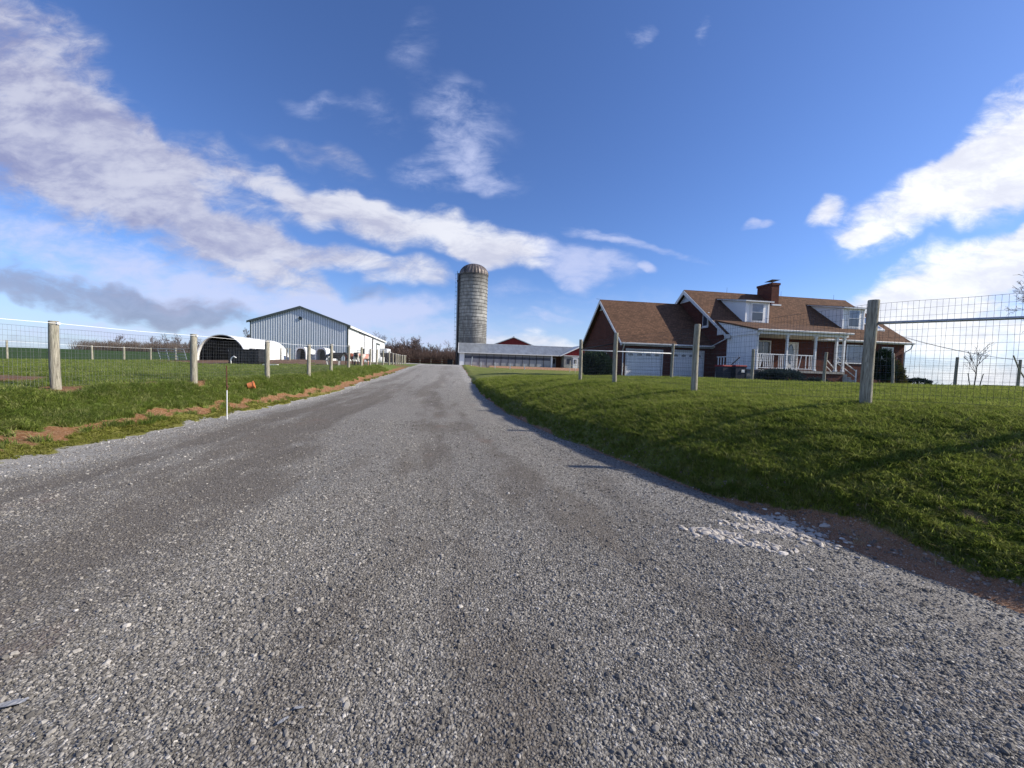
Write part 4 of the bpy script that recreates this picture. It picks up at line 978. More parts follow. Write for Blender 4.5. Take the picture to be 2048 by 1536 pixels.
MB().box(.95, DL-.1, -.02, .1, -.5, .12).build('curb_wall', mConc, db)
nb_ = 12; w = (DL-.1-.95)/nb_
for k in range(nb_):
    a = .95+k*w
    MB().box(a+.03, a+w-.03, .03, .06, .13, 1.38).build('lower_curtain', mCurtP, db)
    MB().box(a+.03, a+w-.03, .05, .07, 1.385, 1.86).build('gap_shade', mCurtD, db)  # solid dark panel painting the shade of the open middle band
    MB().box(a+.03, a+w-.03, .02, .05, 1.865, DZE-.1).build('upper_curtain', mCurtU, db)
for k in range(nb_+1):
    a = .95+k*w; MB().box(a-.03, a+.03, -.03, .02, -.4, DZE-.08).build('post', mIron, db)
MB().box(DL-.05, DL+.3, -.04, .1, -.5, DZE-.02).build('corner_board', mMetalW, db)
MB().box(DL+.3, ULEN-.4, 1.6, 1.7, -.5, DZE).build('recess_wall', mRust, db)
d = MB().box(DL+.55, DL+1.35, 1.45, 1.58, .0, 2.05).build('side_door', mCurtP, db); MB().box(DL+.72, DL+1.18, 1.42, 1.445, .85, 1.8).build('pane', mGlass, d)
# milk house wing (gable towards the drive)
mh = empty('milk_house', (DX, DY, DZ), DT, 'small block milk house with red gable end and white door joined to the long barn', 'outbuilding')
G0, G1, GV = 19.55, 27.6, -.9; GM = (G0+G1)/2; GZ = DZE+.02; GR = 4.45
MB().box(G0+.6, G1-.6, GV, GV+.15, -.6, GZ-.05).box(G0+.6, G0+.75, GV+.15, 1.6, -.6, GZ-.05).build('wall', mBlock, mh)
MB().prism([(G0, 0, GZ), (G1, 0, GZ), (GM, 0, GR)], (0, GV-.1, 0), (0, GV+.1, 0)).build('red_gable', mRed, mh)
mb = MB()
for k in range(26):
    u = G0+.3+k*(G1-G0-.6)/25; z = GZ+(GR-GZ)*(1-abs(u-GM)/(GM-G0)); mb.box(u-.03, u+.03, GV-.14, GV-.1, GZ+.02, max(z-.05, GZ+.05))
o = mb.build('gable_ribs', mRed, mh); o['kind'] = 'stuff'
for s in (0, 1):
    ua = (G0-.3, G1+.3)[s]; P = [(ua, 0, GZ-.06), (GM, 0, GR+.1), (GM, 0, GR+.02), (ua, 0, GZ-.16)]
    if s: P = P[::-1]
    MB().prism(P, (0, GV-.35, 0), (0, 6, 0)).build('roof', mRoofG, mh)
    P = [(ua, 0, GZ-.05), (GM, 0, GR+.11), (GM, 0, GR-.14), (ua, 0, GZ-.22)]
    if s: P = P[::-1]
    MB().prism(P, (0, GV-.40, 0), (0, GV-.352, 0)).build('rake_board', mMetalW, mh)
MB().box(G0+.2, G1-.2, GV-.16, GV-.11, GZ-.1, GZ+.02).build('band_board', mMetalW, mh)
d = MB().box(21.9, 22.85, GV-.06, GV-.01, 0., 2.1).build('door', mWhite, mh); MB().box(22.1, 22.62, GV-.085, GV-.065, .95, 1.75).build('pane', mGlass, d)
MB().box(21.55, 21.8, GV-.12, GV-.01, 2.12, 2.2).box(21.55, 23.1, GV-.12, GV-.01, 2.12, 2.22).build('door_head', mWhite, mh)
MB().box(20.75, 21.5, GV-.05, GV-.005, .9, 1.9).build('window', mGlass, mh)
# red barn behind
rb = empty('red_barn', (0.05, 98, 1.4), .0, 'red barn showing only its gable top above the long metal roof', 'barn')
RW, RZE, RZA = 8.4, 4.4, 7.6
MB().prism([(-RW, 0, -.5), (RW, 0, -.5), (RW, 0, RZE), (0, 0, RZA), (-RW, 0, RZE)], (0, 0, 0), (0, .15, 0)).build('gable_wall', mRed, rb)
mb = MB()
for k in range(56):
    u = -RW+.15+k*.3; mb.box(u-.03, u+.03, -.04, -.001, 0, RZE+(RZA-RZE)*(1-abs(u)/RW)-.05)
o = mb.build('wall_ribs', mRed, rb); o['kind'] = 'stuff'
MB().box(-RW, -RW+.15, .15, 18, -.5, RZE).box(RW-.15, RW, .15, 18, -.5, RZE).box(-RW+.15, RW-.15, 17.8, 18, -.5, RZE).build('side_walls', mRed, rb)
for s in (-1, 1):
    P = [(s*(RW+.4), 0, RZE-.1), (0, 0, RZA+.12), (0, 0, RZA+.03), (s*(RW+.4), 0, RZE-.2)]
    if s > 0: P = P[::-1]
    MB().prism(P, (0, -.4, 0), (0, 18.4, 0)).build('roof', mRoofG, rb)
    P = [(s*(RW+.4), 0, RZE-.09), (0, 0, RZA+.13), (0, 0, RZA-.08), (s*(RW+.4), 0, RZE-.3)]
    if s > 0: P = P[::-1]
    MB().prism(P, (0, -.46, 0), (0, -.402, 0)).build('rake_board', mTrim, rb)
MB().box(-.2, .2, .2, 17, RZA+.05, RZA+.3).build('ridge_vent', mTrim, rb)
# white short posts before the dirt bank
for i, (px, ph, lab) in enumerate([(942.5, 1.6, 'tall thin leaning white post at the left end of the dirt bank'), (961.8, 1.0, 'white stub post second from the left on the dirt bank'), (990.2, 1.05, 'white stub post third along the dirt bank below the red gable'), (1020.4, 1.05, 'white stub post fourth along the dirt bank'), (1049.3, 1.05, 'white stub post nearest the barn side door on the dirt bank')]):
    y = 69.0+i*.3; d = pxray(px, 730); x = d.x/d.y*y
    MB().box(-.06, .06, -.06, .06, -.4, ph).build('fence_post', mPipeW, None, loc=(x, y, H1(x, y)), rot=(0, .1 if i == 0 else 0, 0), label=lab, cat='post', group='white posts in front of the long barn')
# steel gate and rails by the milk house
sg = empty('handrail', (9.3, 62.5, H1(9.3, 62.5)), .1, 'weathered pipe handrail standing on the lawn before the milk house', 'railing')
for x in (0, .9, 3.7): MB().tube([(x, 0, -.3), (x, 0, 1.9 if x < 1 else 1.1)], .045, 5).build('post', mStone, sg)
MB().tube([(0, 0, 1.1), (.9, 0, 1.2), (1.9, 0, .75), (3.7, 0, 1.0)], .035, 5).build('rail', mStone, sg)

# ------------------------------------------------------------------ farm yard things on the left
# hoop shelter
hut = empty('hoop_shelter', (-24.95, 33.0, 1.33), R(7.0), 'long white hooped calf shelter with a dark open front on the pasture', 'shelter')
HWd, HHt, HL = 1.98, 2.28, 8.2
def arch(w, h, n=22): return [(w*math.cos(t), h*math.sin(t)**.92) for t in np.linspace(0, math.pi, n)]
A1, A2 = arch(HWd, HHt), arch(HWd-.04, HHt-.04)
def shell(A, B, y0, y1):
    mb = MB(); n = len(A); vs = [(a[0], y0, a[1]) for a in A]+[(b[0], y0, b[1]) for b in B]+[(a[0], y1, a[1]) for a in A]+[(b[0], y1, b[1]) for b in B]
    fs = []
    for i in range(n-1): fs += [(i, i+1, 2*n+i+1, 2*n+i), (n+i+1, n+i, 3*n+i, 3*n+i+1), (i+1, i, n+i, n+i+1), (2*n+i, 2*n+i+1, 3*n+i+1, 3*n+i)]
    return mb.add(vs, fs)
shell(A1, A2, 0, HL).build('cover', mPoly, hut, smooth=False)
for k in range(7):
    y = .05+k*(HL-.1)/6; A3 = arch(HWd+.03, HHt+.03); shell(A3, A1, y-.06, y+.06).build('hoop', mPoly, hut)
mb = MB().add([(a[0], HL-.02, a[1]) for a in A2], [tuple(range(len(A2)))]); mb.build('back_panel', mPoly, hut)
mb = MB().add([(a[0]*.99, y, a[1]*.99) for y in (.3, HL-.1) for a in A2], [(i, i+1, len(A2)+i+1, len(A2)+i) for i in range(len(A2)-1)]); mb.build('shade_lining', mDark, hut)  # added black sheet painting the shade inside the open shelter
MB().box(-.12, .5, 1.2, 1.6, .9, 1.05).build('feed_tray', mPoly, hut)
# black tank
tk = empty('water_tank', (-20.15, 29.3, H1(-20.15, 29.3)), R(4), 'black ribbed plastic water tank on skids before the hooped shelter', 'tank')
MB().box(-1.1, 1.1, -.5, .55, .16, 1.08).build('body', mPlasB, tk, bevel=.07)
for k in range(7): MB().box(-1.0+k*.32, -.93+k*.32, -.545, -.495, .2, 1.02).build('rib', mPlasB, tk, bevel=.01)
MB().box(-1.16, 1.16, -.56, .6, 1.05, 1.14).build('rim', mPlasB, tk, bevel=.02)
MB().lathe([(0, 1.22), (.2, 1.22), (.22, 1.14)], 14, (.35, 0)).build('lid', mPlasB, tk)
MB().box(.95, 1.12, -.6, .65, .3, 1.2).box(-1.12, 1.12, -.45, -.35, 0, .16).box(-1.12, 1.12, .35, .45, 0, .16).build('frame', mPlasB, tk)
xx, yy = -20.75, 28.4; zz = H1(xx, yy)
MB().tube([(xx, yy, zz), (xx-.02, yy, zz+.3), (xx+.05, yy, zz+.5), (xx+.2, yy, zz+.6), (xx+.38, yy, zz+.5)], .045, 8).build('pipe_bend', mPipeW, smooth=True, label='white bent pipe standing in front of the black water tank', cat='pipe')
# racked gate
gx, gy = -32.6, 37.0; gz = H1(gx, gy)
gt = empty('farm_gate', (gx, gy, gz), R(-6), 'sagging galvanized tube gate leaning by the paddock fence left of the hooped shelter', 'gate')
for hh in (.08, .38, .66, .94, 1.16): MB().tube([(-1.35-.30*hh, 0, hh), (1.45-.30*hh, 0, hh)], .03, 6).build('rail', mPipe, gt)
for u in (-1.35, -.45, .5, 1.45): MB().tube([(u, .035, .08), (u-.35, .035, 1.16)], .026, 6).build('brace', mPipe, gt)
# calf hutches
def hutch(x, y, rz, label):
    h = empty('calf_hutch', (x, y, H1(x, y)-.02), rz, label, 'calf hutch', 'white calf hutches in front of the steel barn')
    w, t, L, n = .62, 1.32, 2.0, 14
    def sec(y_, s, zs=1.): return [(s*w*(1+.12*(1-q)) if False else s*w*math.copysign(abs(math.cos(a))**.55, math.cos(a)), y_, zs*t*(abs(math.sin(a))**.6)) for q, a in [(0, a) for a in np.linspace(0, math.pi, n)]]
    rings = [sec(0, 1), sec(.25, 1.06, 1.02), sec(1.1, 1.08, .98), sec(1.75, 1.0, .86), sec(2.0, .86, .7)]
    mb = MB(); vs = [p for r_ in rings for p in r_]
    mb.add(vs, [(i*n+j, i*n+j+1, (i+1)*n+j+1, (i+1)*n+j) for i in range(4) for j in range(n-1)]+[tuple(range(4*n, 5*n))]); mb.build('shell', mPoly, h, smooth=True)
    A = [(p[0]*.86, -.03, p[2]*.88) for p in rings[0]]; B = [(p[0]*1.04, -.03, p[2]*1.03) for p in rings[0]]
    mb = MB().add(A+B+[(p[0], .08, p[2]) for p in A]+[(p[0], .08, p[2]) for p in B], [(i, i+1, n+i+1, n+i) for i in range(n-1)]+[(2*n+i+1, 2*n+i, i, i+1) for i in range(n-1)]+[(n+i, n+i+1, 3*n+i+1, 3*n+i) for i in range(n-1)])
    mb.build('door_rim', mPoly, h)
    MB().add([(p[0]*.93, .6, p[2]*.93) for p in A], [tuple(range(n))]).build('inside', mDark, h)
    MB().box(.66, .98, .7, 1.1, .5, .62).build('feed_pocket', mPoly, h)
    return h
hutch(-22.1, 40.2, R(-8), 'white dome calf hutch beside the back end of the hooped shelter')
hutch(-20.0, 40.2, R(-6), 'white dome calf hutch standing right of its twin, nearer the calves')
MB().box(-.5, .5, -.15, .15, 0, .12).build('feed_trough', mPoly, loc=(-17.9, 28.5, H1(-17.9, 28.5)), rot=(0, 0, .1), label='small white trough lying on the mud right of the black tank', cat='trough')
xb, yb = -9.28, 13.5
bk = MB().lathe([(0, 0), (.10, 0), (.125, .20), (.138, .205), (.138, .18), (.12, .19), (.095, .02), (0, .02)], 14).build('bucket', mOrange, loc=(xb, yb, H1(xb, yb)+.12), rot=(R(75), .2, R(115)), label='orange bucket tipped over in the grass at the fence line', cat='bucket')
# drive marker stake
xs, ysk = -7.75, 10.45
stake = empty('marker_stake', (xs, ysk, H1(xs, ysk)), 0, 'thin white and rust-red marker stake at the left edge of the drive', 'stake')
zs_ = 1.47
MB().tube([(0, 0, -.2), (0, 0, .80)], .013, 8).build('white_sleeve', mPipeW, stake)
MB().tube([(0, 0, .80), (-.012, 0, zs_)], .013, 8).build('rusty_rod', mRust, stake)
MB().tube([(-.012, 0, .95), (.02, 0, .9), (.01, 0, .87)], .022, 6).build('clip', mRust, stake)

# calves
def m_hide(name, a, b, seed, th=.5):
    q = NT(name); n = q.noise(q.vec('Object', (1, 1, 1), loc=(seed, seed*2, 0)), 1.25, 1, .4, .2)
    sp = N('ShaderNodeSeparateXYZ', q.n); q.l.new(q.c.outputs['Object'], sp.inputs[0])
    legs = q.map(sp.outputs[2], .32, .42, 0, 1, True); f = q.math('MULTIPLY', q.map(n, th-.015, th+.015), legs)
    return q.out(q.mix(f, a, b), .85, .2)
def calf(x, y, rz, s, hide, label, head_turn=0.):
    # body along +x; head at +x
    J = {'hip': (-.42, 0, .82, .20), 'mid': (-.05, 0, .76, .23), 'sho': (.38, 0, .80, .20), 'neck': (.62, 0, .92, .12), 'poll': (.80, .05*head_turn, 1.03, .105), 'face': (.95, .14*head_turn, .90, .085), 'muz': (1.05, .18*head_turn, .80, .065),
         'tail': (-.62, 0, .80, .035), 'tail2': (-.66, 0, .48, .03)}
    for k, sy in (('l', .14), ('r', -.14)):
        J['e'+k] = (.76, sy*1.25+.05*head_turn, 1.06, .03)
        J['fs'+k] = (.38, sy, .62, .10); J['fk'+k] = (.40, sy, .36, .05); J['ff'+k] = (.38, sy, .06, .042); J['fh'+k] = (.41, sy, .0, .045)
        J['hs'+k] = (-.44, sy, .62, .125); J['hk'+k] = (-.38, sy, .50, .08); J['ho'+k] = (-.54, sy, .33, .05); J['hf'+k] = (-.48, sy, .06, .042); J['hh'+k] = (-.45, sy, .0, .045)
    E = [('mid', 'hip'), ('mid', 'sho'), ('sho', 'neck'), ('neck', 'poll'), ('poll', 'face'), ('face', 'muz'), ('hip', 'tail'), ('tail', 'tail2')]
    for k in 'lr': E += [('poll', 'e'+k), ('sho', 'fs'+k), ('fs'+k, 'fk'+k), ('fk'+k, 'ff'+k), ('ff'+k, 'fh'+k), ('hip', 'hs'+k), ('hs'+k, 'hk'+k), ('hk'+k, 'ho'+k), ('ho'+k, 'hf'+k), ('hf'+k, 'hh'+k)]
    names = list(J); me = bpy.data.meshes.new('calf'); me.from_pydata([J[n][:3] for n in names], [(names.index(a), names.index(b)) for a, b in E], [])
    o = bpy.data.objects.new('calf', me); COL.objects.link(o); me.materials.append(hide)
    sk = o.modifiers.new('skin', 'SKIN')
    if not me.skin_vertices:
        me.attributes  # skin data is created with the modifier
    if not me.skin_vertices:
        bm = __import__('bmesh').new(); bm.from_mesh(me); bm.verts.layers.skin.verify(); bm.to_mesh(me); bm.free()
    for i, n in enumerate(names):
        r = J[n][3]; me.skin_vertices[0].data[i].radius = (r, r*(1.15 if n in ('mid', 'hip', 'sho') else 1)); me.skin_vertices[0].data[i].use_root = (n == 'mid')
    sb = o.modifiers.new('sub', 'SUBSURF'); sb.levels = 2; sb.render_levels = 2; sk.use_smooth_shade = True
    o.location = (x, y, H1(x, y)-.01); o.rotation_euler = (0, 0, rz); o.scale = (s,)*3
    o.location.z += .03
    return tag(o, label, 'calf', 'calves gathered behind the roadside fence')
calf(-14.35, 31.0, R(8), 1.0, m_hide('hide_black_white', (.72, .69, .64), (.02, .02, .022), 3.3, .47), 'black and white calf standing side on behind the fence, head to the right', -.5)
calf(-13.75, 32.6, R(150), .95, m_hide('hide_red', (.30, .09, .05), (.55, .42, .35), 9.1, .64), 'dark red calf half hidden behind its black and white neighbours', .3)
calf(-12.95, 31.9, R(-70), .98, m_hide('hide_black_white_2', (.02, .02, .022), (.72, .69, .64), 6.2, .50), 'black and white calf with white legs, facing the drive between two posts', .6)
calf(-12.45, 32.5, R(-115), .95, m_hide('hide_red_white', (.62, .30, .24), (.70, .62, .56), 12.7, .52), 'reddish and white calf, rightmost of the group by the fence', 0)

for px, ty, lab in [(561.5, 699, 'short dark post just right of the rear of the hooped shelter'), (573.5, 700, 'left one of a close pair of posts before the first calf hutch'), (579.5, 700, 'right one of a close pair of posts before the first calf hutch')]:
    d = pxray(px, 720); y = 37.0; x = d.x/d.y*y; MB().tube([(0, 0, -.3), (.0, 0, .8), (.02, 0, 1.15)], [.065, .06, .055], 8).build('post', mPost, loc=(x, y, H1(x, y)), label=lab, cat='post', group='posts near the calf hutches')
# feed bin, tank and gate beside the barn
fb = empty('feed_bin', (-19.9, 60.2, H1(-19.9, 60.2)), R(-8), 'pale grey box bin raised on a dark frame beside the steel barn', 'feed bin')
MB().box(-.72, .35, -.5, .5, 1.5, 2.2).build('box', mTrim, fb, bevel=.03); MB().box(.352, .62, -.5, .5, 1.55, 2.15).build('end_box', mMetalW, fb, bevel=.03)
for k in range(4): MB().box(-.70+k*.26, -.66+k*.26, -.53, -.501, 1.52, 2.18).build('rib', mMetalW, fb)
for (a, b) in ((-.65, -.4), (.5, -.4), (-.65, .4), (.5, .4)): MB().box(a-.04, a+.04, b-.04, b+.04, -.2, 1.5).build('leg', mIron, fb)
MB().prism([(-.6, -.4, 1.49), (.5, -.4, 1.49), (.5, .4, 1.49), (-.6, .4, 1.49)], (0, 0, 0), (.1, .02, -.6)).build('hopper', mIron, fb)
MB().lathe([(0, .0), (.42, .0), (.45, .3), (.40, .62), (.2, .78), (0, .8)], 16).build('poly_tank', mPoly, smooth=True, loc=(-19.6, 57.5, H1(-19.6, 57.5)), label='small round white tank on the ground below the raised bin', cat='tank')
g2 = empty('farm_gate', (-17.9, 44.5, H1(-17.9, 44.5)), R(100), 'grey tube gate standing beside the white side wall of the steel barn', 'gate')
for hh in (.2, .5, .8, 1.1, 1.35): MB().tube([(0, 0, hh), (3.4, 0, hh)], .028, 6).build('rail', mPipe, g2)
for u in (0, 1.7, 3.4): MB().tube([(u, 0, .1), (u, 0, 1.4)], .03, 6).build('upright', mPipe, g2)
MB().tube([(0, 0, -.3), (0, 0, 1.45)], .09, 8).build('post', mIron, loc=(-13.25, 34.2, H1(-13.25, 34.2)), label='dark wooden corner post standing behind the calves', cat='post')
bt = empty('storage_tank', (-14.6, 90.0, H1(-14.6, 90.0)), 0, 'small dark tank against the thicket left of the silo', 'tank')
MB().box(-.55, .55, -.5, .5, 0, 1.15).build('body', mPlasB, bt, bevel=.05); MB().box(-.6, .6, -.55, .55, 1.12, 1.22).build('lid', mPlasB, bt)

# ------------------------------------------------------------------ trees
def grow(seed, height, spread=.5, splits=5, rmin=.012, r0_=.16, lean=0., up=.25, first=.28, segs=5, maxn=1900):
    """breadth-first branching, so every limb gets its share of twigs"""
    rnd = random.Random(seed); big = MB(); small = MB(); cnt = 0
    queue = [((0, 0, -.2), Vector((lean, 0, 1)), height*.78, r0_, 0)]
    while queue and cnt < maxn:
        p, d, L, r, lvl = queue.pop(0); cnt += 1
        pts = [Vector(p)]; rr = [r]; k = (segs, 4, 3, 2, 2, 2)[min(lvl, 5)]; dd = Vector(d).normalized()
        r1 = max(r*(.45 if lvl else .35), rmin*.8)
        for i in range(k):
            dd = (dd+Vector((rnd.uniform(-1, 1), rnd.uniform(-1, 1), rnd.uniform(-.4, .8)+up))*(.10 if lvl == 0 else .15)).normalized()
            pts.append(pts[-1]+dd*L/k); rr.append(r+(r1-r)*(i+1)/k)
        (big if lvl < 2 else small).tube(pts, rr, 6 if lvl == 0 else (4 if lvl < 2 else 3), cap=False)
        if lvl > 4: continue
        n = splits+6 if lvl == 0 else (splits+1 if lvl == 1 else splits)
        for j in range(n):
            t = (first+(1-first)*(j+rnd.random())/n) if lvl == 0 else .2+.8*(j+rnd.random())/n
            t = min(t, .999); q = int(t*k); fr = t*k-q; pos = pts[q].lerp(pts[q+1], fr); ax = (pts[q+1]-pts[q]).normalized()
            o = ax.orthogonal().normalized(); o = Matrix.Rotation(rnd.uniform(0, 6.28), 3, ax)@o
            nd = (ax+o*rnd.uniform(.6, 1.25)*spread*(1.5 if lvl == 0 else 1.25)).normalized()
            queue.append((pos, nd, L*rnd.uniform(.40, .62)*(1.15-.55*t), max((rr[q]+(rr[q+1]-rr[q])*fr)*.55, rmin), lvl+1))
    return big, small
def tree_proto(seed, height, **k):
    t = empty('bare_tree'); b, s = grow(seed, height, **k)
    b.build('trunk', mBark, t); s.build('crown', mTwig, t); return t
def place(proto, used, x, y, rz, s, label, group, name='bare_tree', sink=0., cat='tree'):
    o = proto if not used[0] else copy_tree(proto); used[0] = True
    o.location = (x, y, H1(x, y)-sink); o.rotation_euler = (0, 0, rz); o.scale = (s*random.uniform(.9, 1.15), s*random.uniform(.9, 1.15), s)
    return tag(o, label, cat, group)
protos = [(tree_proto(11+i, 8.5, spread=[.50, .62, .70, .55, .66][i], rmin=.020, r0_=.17, up=[.3, .4, .2, .5, .3][i], first=[.22, .34, .18, .28, .15][i], maxn=1500), [False]) for i in range(5)]
rt = random.Random(5)
def tree_at(px, topy, Y, label, group=None, pi=None, ref=None):
    """tree whose top shows at photo height topy when it stands Y metres out"""
    d = pxray(px, topy); x = d.x/d.y*Y; ztop = EYE+d.z/d.y*Y; hh = max(ztop-H1(x, Y), 2.)
    p = protos[pi if pi is not None else rt.randrange(5)]; place(p[0], p[1], x, Y, rt.uniform(0, 6), hh/8.6, label, group)
for px, ty, Y, lab in [(752, 664, 108, 'bare treetop just above the middle of the steel barn eave'), (763, 664, 104, 'bare treetop above the far end of the steel barn roof'), (787, 676, 112, 'bare tree directly behind the raised feed bin, right of the steel barn'),
    (809, 672, 110, 'bare tree above the far end of the left roadside fence posts'), (825, 669, 112, 'tallest bare tree of the wooded row, above where the drive vanishes'), (838, 673, 108, 'bare tree just right of the tallest one in the wooded row'),
    (860, 684, 112, 'lower bare tree over the middle of the drive crest'), (877, 686, 110, 'bare tree of the wooded row above the small dark storage tank'), (893, 681, 112, 'slim bare tree nearest the silo ladder')]:
    tree_at(px, ty, Y, lab)
for i in range(46):
    px = 766+i*3.3+rt.uniform(-4, 4); tree_at(px, np.interp(px, [766, 800, 830, 860, 900, 925], [686, 686, 684, 693, 694, 697])+rt.uniform(-4, 9), rt.uniform(104, 128), 'bare brown tree filling the wooded row between the steel barn and the silo', 'bare trees filling the row between the steel barn and the silo')
for px, ty, Y, lab in [(213, 686, 160, 'low bare bushy tree at the left end of the far grove'), (237, 667, 162, 'tall bare tree in the left part of the far grove'), (264, 675, 165, 'bare tree right of the tall one, left part of the far grove'),
    (306, 671, 160, 'round bare tree in the middle of the far grove'), (327, 667, 164, 'tallest broad bare tree above the leaning tube gate'), (355, 668, 160, 'slim tall bare tree over the right part of the tube gate'), (377, 677, 166, 'bare tree of the far grove hidden partly by the second fence post'), (398, 676, 160, 'bare tree of the far grove touching the hooped shelter')]:
    tree_at(px, ty, Y, lab)
for i in range(34):
    px = 203+i*5.9+rt.uniform(-4, 4); tree_at(px, np.interp(px, [200, 215, 245, 285, 310, 330, 410], [694, 688, 681, 688, 682, 680, 685])+rt.uniform(-3, 8), rt.uniform(152, 176), 'bare tree filling the grove beyond the dark green field on the far left', 'bare trees filling the far left grove')
tree_at(492, 651, 76, 'single bare tree rising behind the steel barn, right of the hooped shelter', None, 2)
tb_ = tree_proto(77, 11.5, spread=.75, rmin=.012, r0_=.2, up=.2, first=.3, maxn=1800)
tb_.location = (45.5, 30.5, H1(45.5, 30.5)-.3); tb_.rotation_euler = (0, 0, 2.4); tag(tb_, 'bare tree whose thin twigs reach in at the right edge above the wire', 'tree')
# reddish brush at the foot of the trees
def brush(name, pts, hgt_, n, m, label, group=None, seed=3, r=.02):
    rnd = random.Random(seed); mb = MB(); gx_ = np.linspace(min(p[0] for p in pts)-2, max(p[0] for p in pts)+2, 40); gy0 = min(p[1] for p in pts)-7; gy1 = max(p[1] for p in pts)+7; gy_a = np.linspace(gy0, gy1, 12)
    GX, GY = np.meshgrid(gx_, gy_a); GZ_ = tri(GX, GY)
    def ZB(x, y):
        return float(GZ_[int(np.clip(round((y-gy0)/(gy1-gy0)*11), 0, 11)), int(np.clip(round((x-gx_[0])/(gx_[-1]-gx_[0])*39), 0, 39))])
    for i in range(n):
        k = rnd.random()*(len(pts)-1); a = Vector(pts[int(k)]); b = Vector(pts[min(int(k)+1, len(pts)-1)]); q = a.lerp(b, k-int(k))
        x = q.x+rnd.uniform(-1, 1); y = q.y+rnd.uniform(-6, 6); z = ZB(x, y); h = hgt_*rnd.uniform(.35, 1.1)
        d = Vector((rnd.uniform(-.35, .35), rnd.uniform(-.35, .35), 1)).normalized()
        p1 = Vector((x, y, z-.1)); p2 = p1+d*h*.5; p3 = p2+(d+Vector((rnd.uniform(-.3, .3), rnd.uniform(-.3, .3), 0)))*h*.5
        mb.tube([p1, p2, p3], [r*1.5, r, r*.4], 3, cap=False)
        for j in range(3):
            t = rnd.uniform(.3, 1); s_ = p1.lerp(p3, t); mb.tube([s_, s_+Vector((rnd.uniform(-.5, .5), rnd.uniform(-.5, .5), rnd.uniform(.2, .8)))*h*.4], [r*.8, r*.3], 3, cap=False)
    return mb.build(name, m, label=label, cat='brush', kind='stuff')
mBrushR = mat('maroon_brush', (.115, .078, .068), .95, var=.3, vscale=.3)
mBrushB = mat('brown_brush', (.12, .095, .08), .95, var=.3, vscale=.3)
brush('thicket', [(-46, 118, 0), (-37, 108, 0), (-26, 106, 0), (-12, 106, 0)], 3.6, 5200, mBrushR, 'maroon bare undergrowth filling the foot of the wooded row', seed=4, r=.035)
brush('undergrowth', [(-175, 158, 0), (-150, 152, 0), (-128, 152, 0)], 3.6, 2600, mBrushB, 'grey-brown undergrowth below the far left grove', seed=8, r=.04)

# ------------------------------------------------------------------ leafy shrubs (small faces through the volume)
def leafy(name, blobs, n, size, m, loc, label, cat='shrub', seed=1, trunk=None, spiky=.5, group=None):
    """blobs: (cx, cy, cz, rx, ry, rz)"""
    rnd = random.Random(seed); root = empty(name, loc, 0, label, cat, group); mb = MB()
    vol = [b[3]*b[4]*b[5] for b in blobs]; tot = sum(vol)
    for b, v in zip(blobs, vol):
        for i in range(int(n*v/tot)+1):
            d = Vector((rnd.gauss(0, 1), rnd.gauss(0, 1), rnd.gauss(0, 1))).normalized(); rr = rnd.uniform(.55, 1.0)**.6
            lump = 1+.16*mnoise.noise(Vector((d.x*2.3+seed, d.y*2.3, d.z*2.3)))+.10*mnoise.noise(Vector((d.x*6+seed, d.y*6, d.z*6)))
            c = Vector((b[0]+d.x*b[3]*rr*lump, b[1]+d.y*b[4]*rr*lump, b[2]+d.z*b[5]*rr*lump))
            if c.z < 0: continue
            t = (d+Vector((rnd.uniform(-1, 1), rnd.uniform(-1, 1), rnd.uniform(-.6, 1)))*spiky).normalized(); s = size*rnd.uniform(.6, 1.4)
            w = t.cross(Vector((rnd.uniform(-1, 1), rnd.uniform(-1, 1), rnd.uniform(-1, 1)))).normalized()*s*.28
            mb.add([c-w, c+w, c+t*s], [(0, 1, 2)])
    mb.build('foliage', m, root)
    if trunk:
        tm = MB()
        for (x, y) in trunk: tm.tube([(x*.3, y*.3, -.2), (x, y, .5), (x*1.4, y*1.4, 1.0)], [.06, .045, .03], 6)
        tm.build('trunk', mBark, root)
    return root
def lz(x, y): return (x, y, H1(x, y)-.04)
leafy('juniper_shrub', [(0, 0, .32, 1.25, .8, .52), (-.5, 0, .42, .8, .6, .42), (.6, .1, .38, .8, .7, .45)], 5200, .13, mConifB, lz(15.5, 22.35), 'wide spreading blue-green juniper in front of the porch railing', seed=2)
leafy('juniper_shrub', [(0, 0, .18, .62, .5, .28), (.45, 0, .15, .5, .4, .22)], 1500, .11, mConifB, lz(17.7, 22.5), 'low small juniper mound right of the wide juniper by the porch', seed=3)
leafy('round_evergreen', [(0, 0, 1.45, .62, .6, .95), (.05, 0, 1.0, .66, .6, .6)], 6500, .12, mConif, lz(24.1, 25.2), 'dark rounded evergreen on a short trunk before the right end of the house', seed=4, trunk=[(.05, 0), (.22, .05), (-.2, 0)])
leafy('golden_cypress', [(0, 0, .45, .62, .5, .5), (0, 0, .9, .48, .42, .55), (-.05, 0, 1.35, .26, .26, .42)], 3600, .11, mConifY, lz(25.85, 26.0), 'yellow-green cone-shaped evergreen at the right corner of the house', seed=5)
leafy('low_bush', [(0, 0, .25, .75, .5, .32)], 1800, .11, mConif, lz(27.6, 26.2), 'low dark bush just past the right corner of the house', seed=6)
leafy('spruce_shrub', [(0, 0, .75, 1.0, .9, .95), (-.4, .2, .9, .65, .7, .8), (.55, -.1, .5, .55, .6, .5)], 8000, .15, mConif, lz(5.62, 25.7), 'big dusky blue spruce shrub against the shaded garage gable', seed=7)
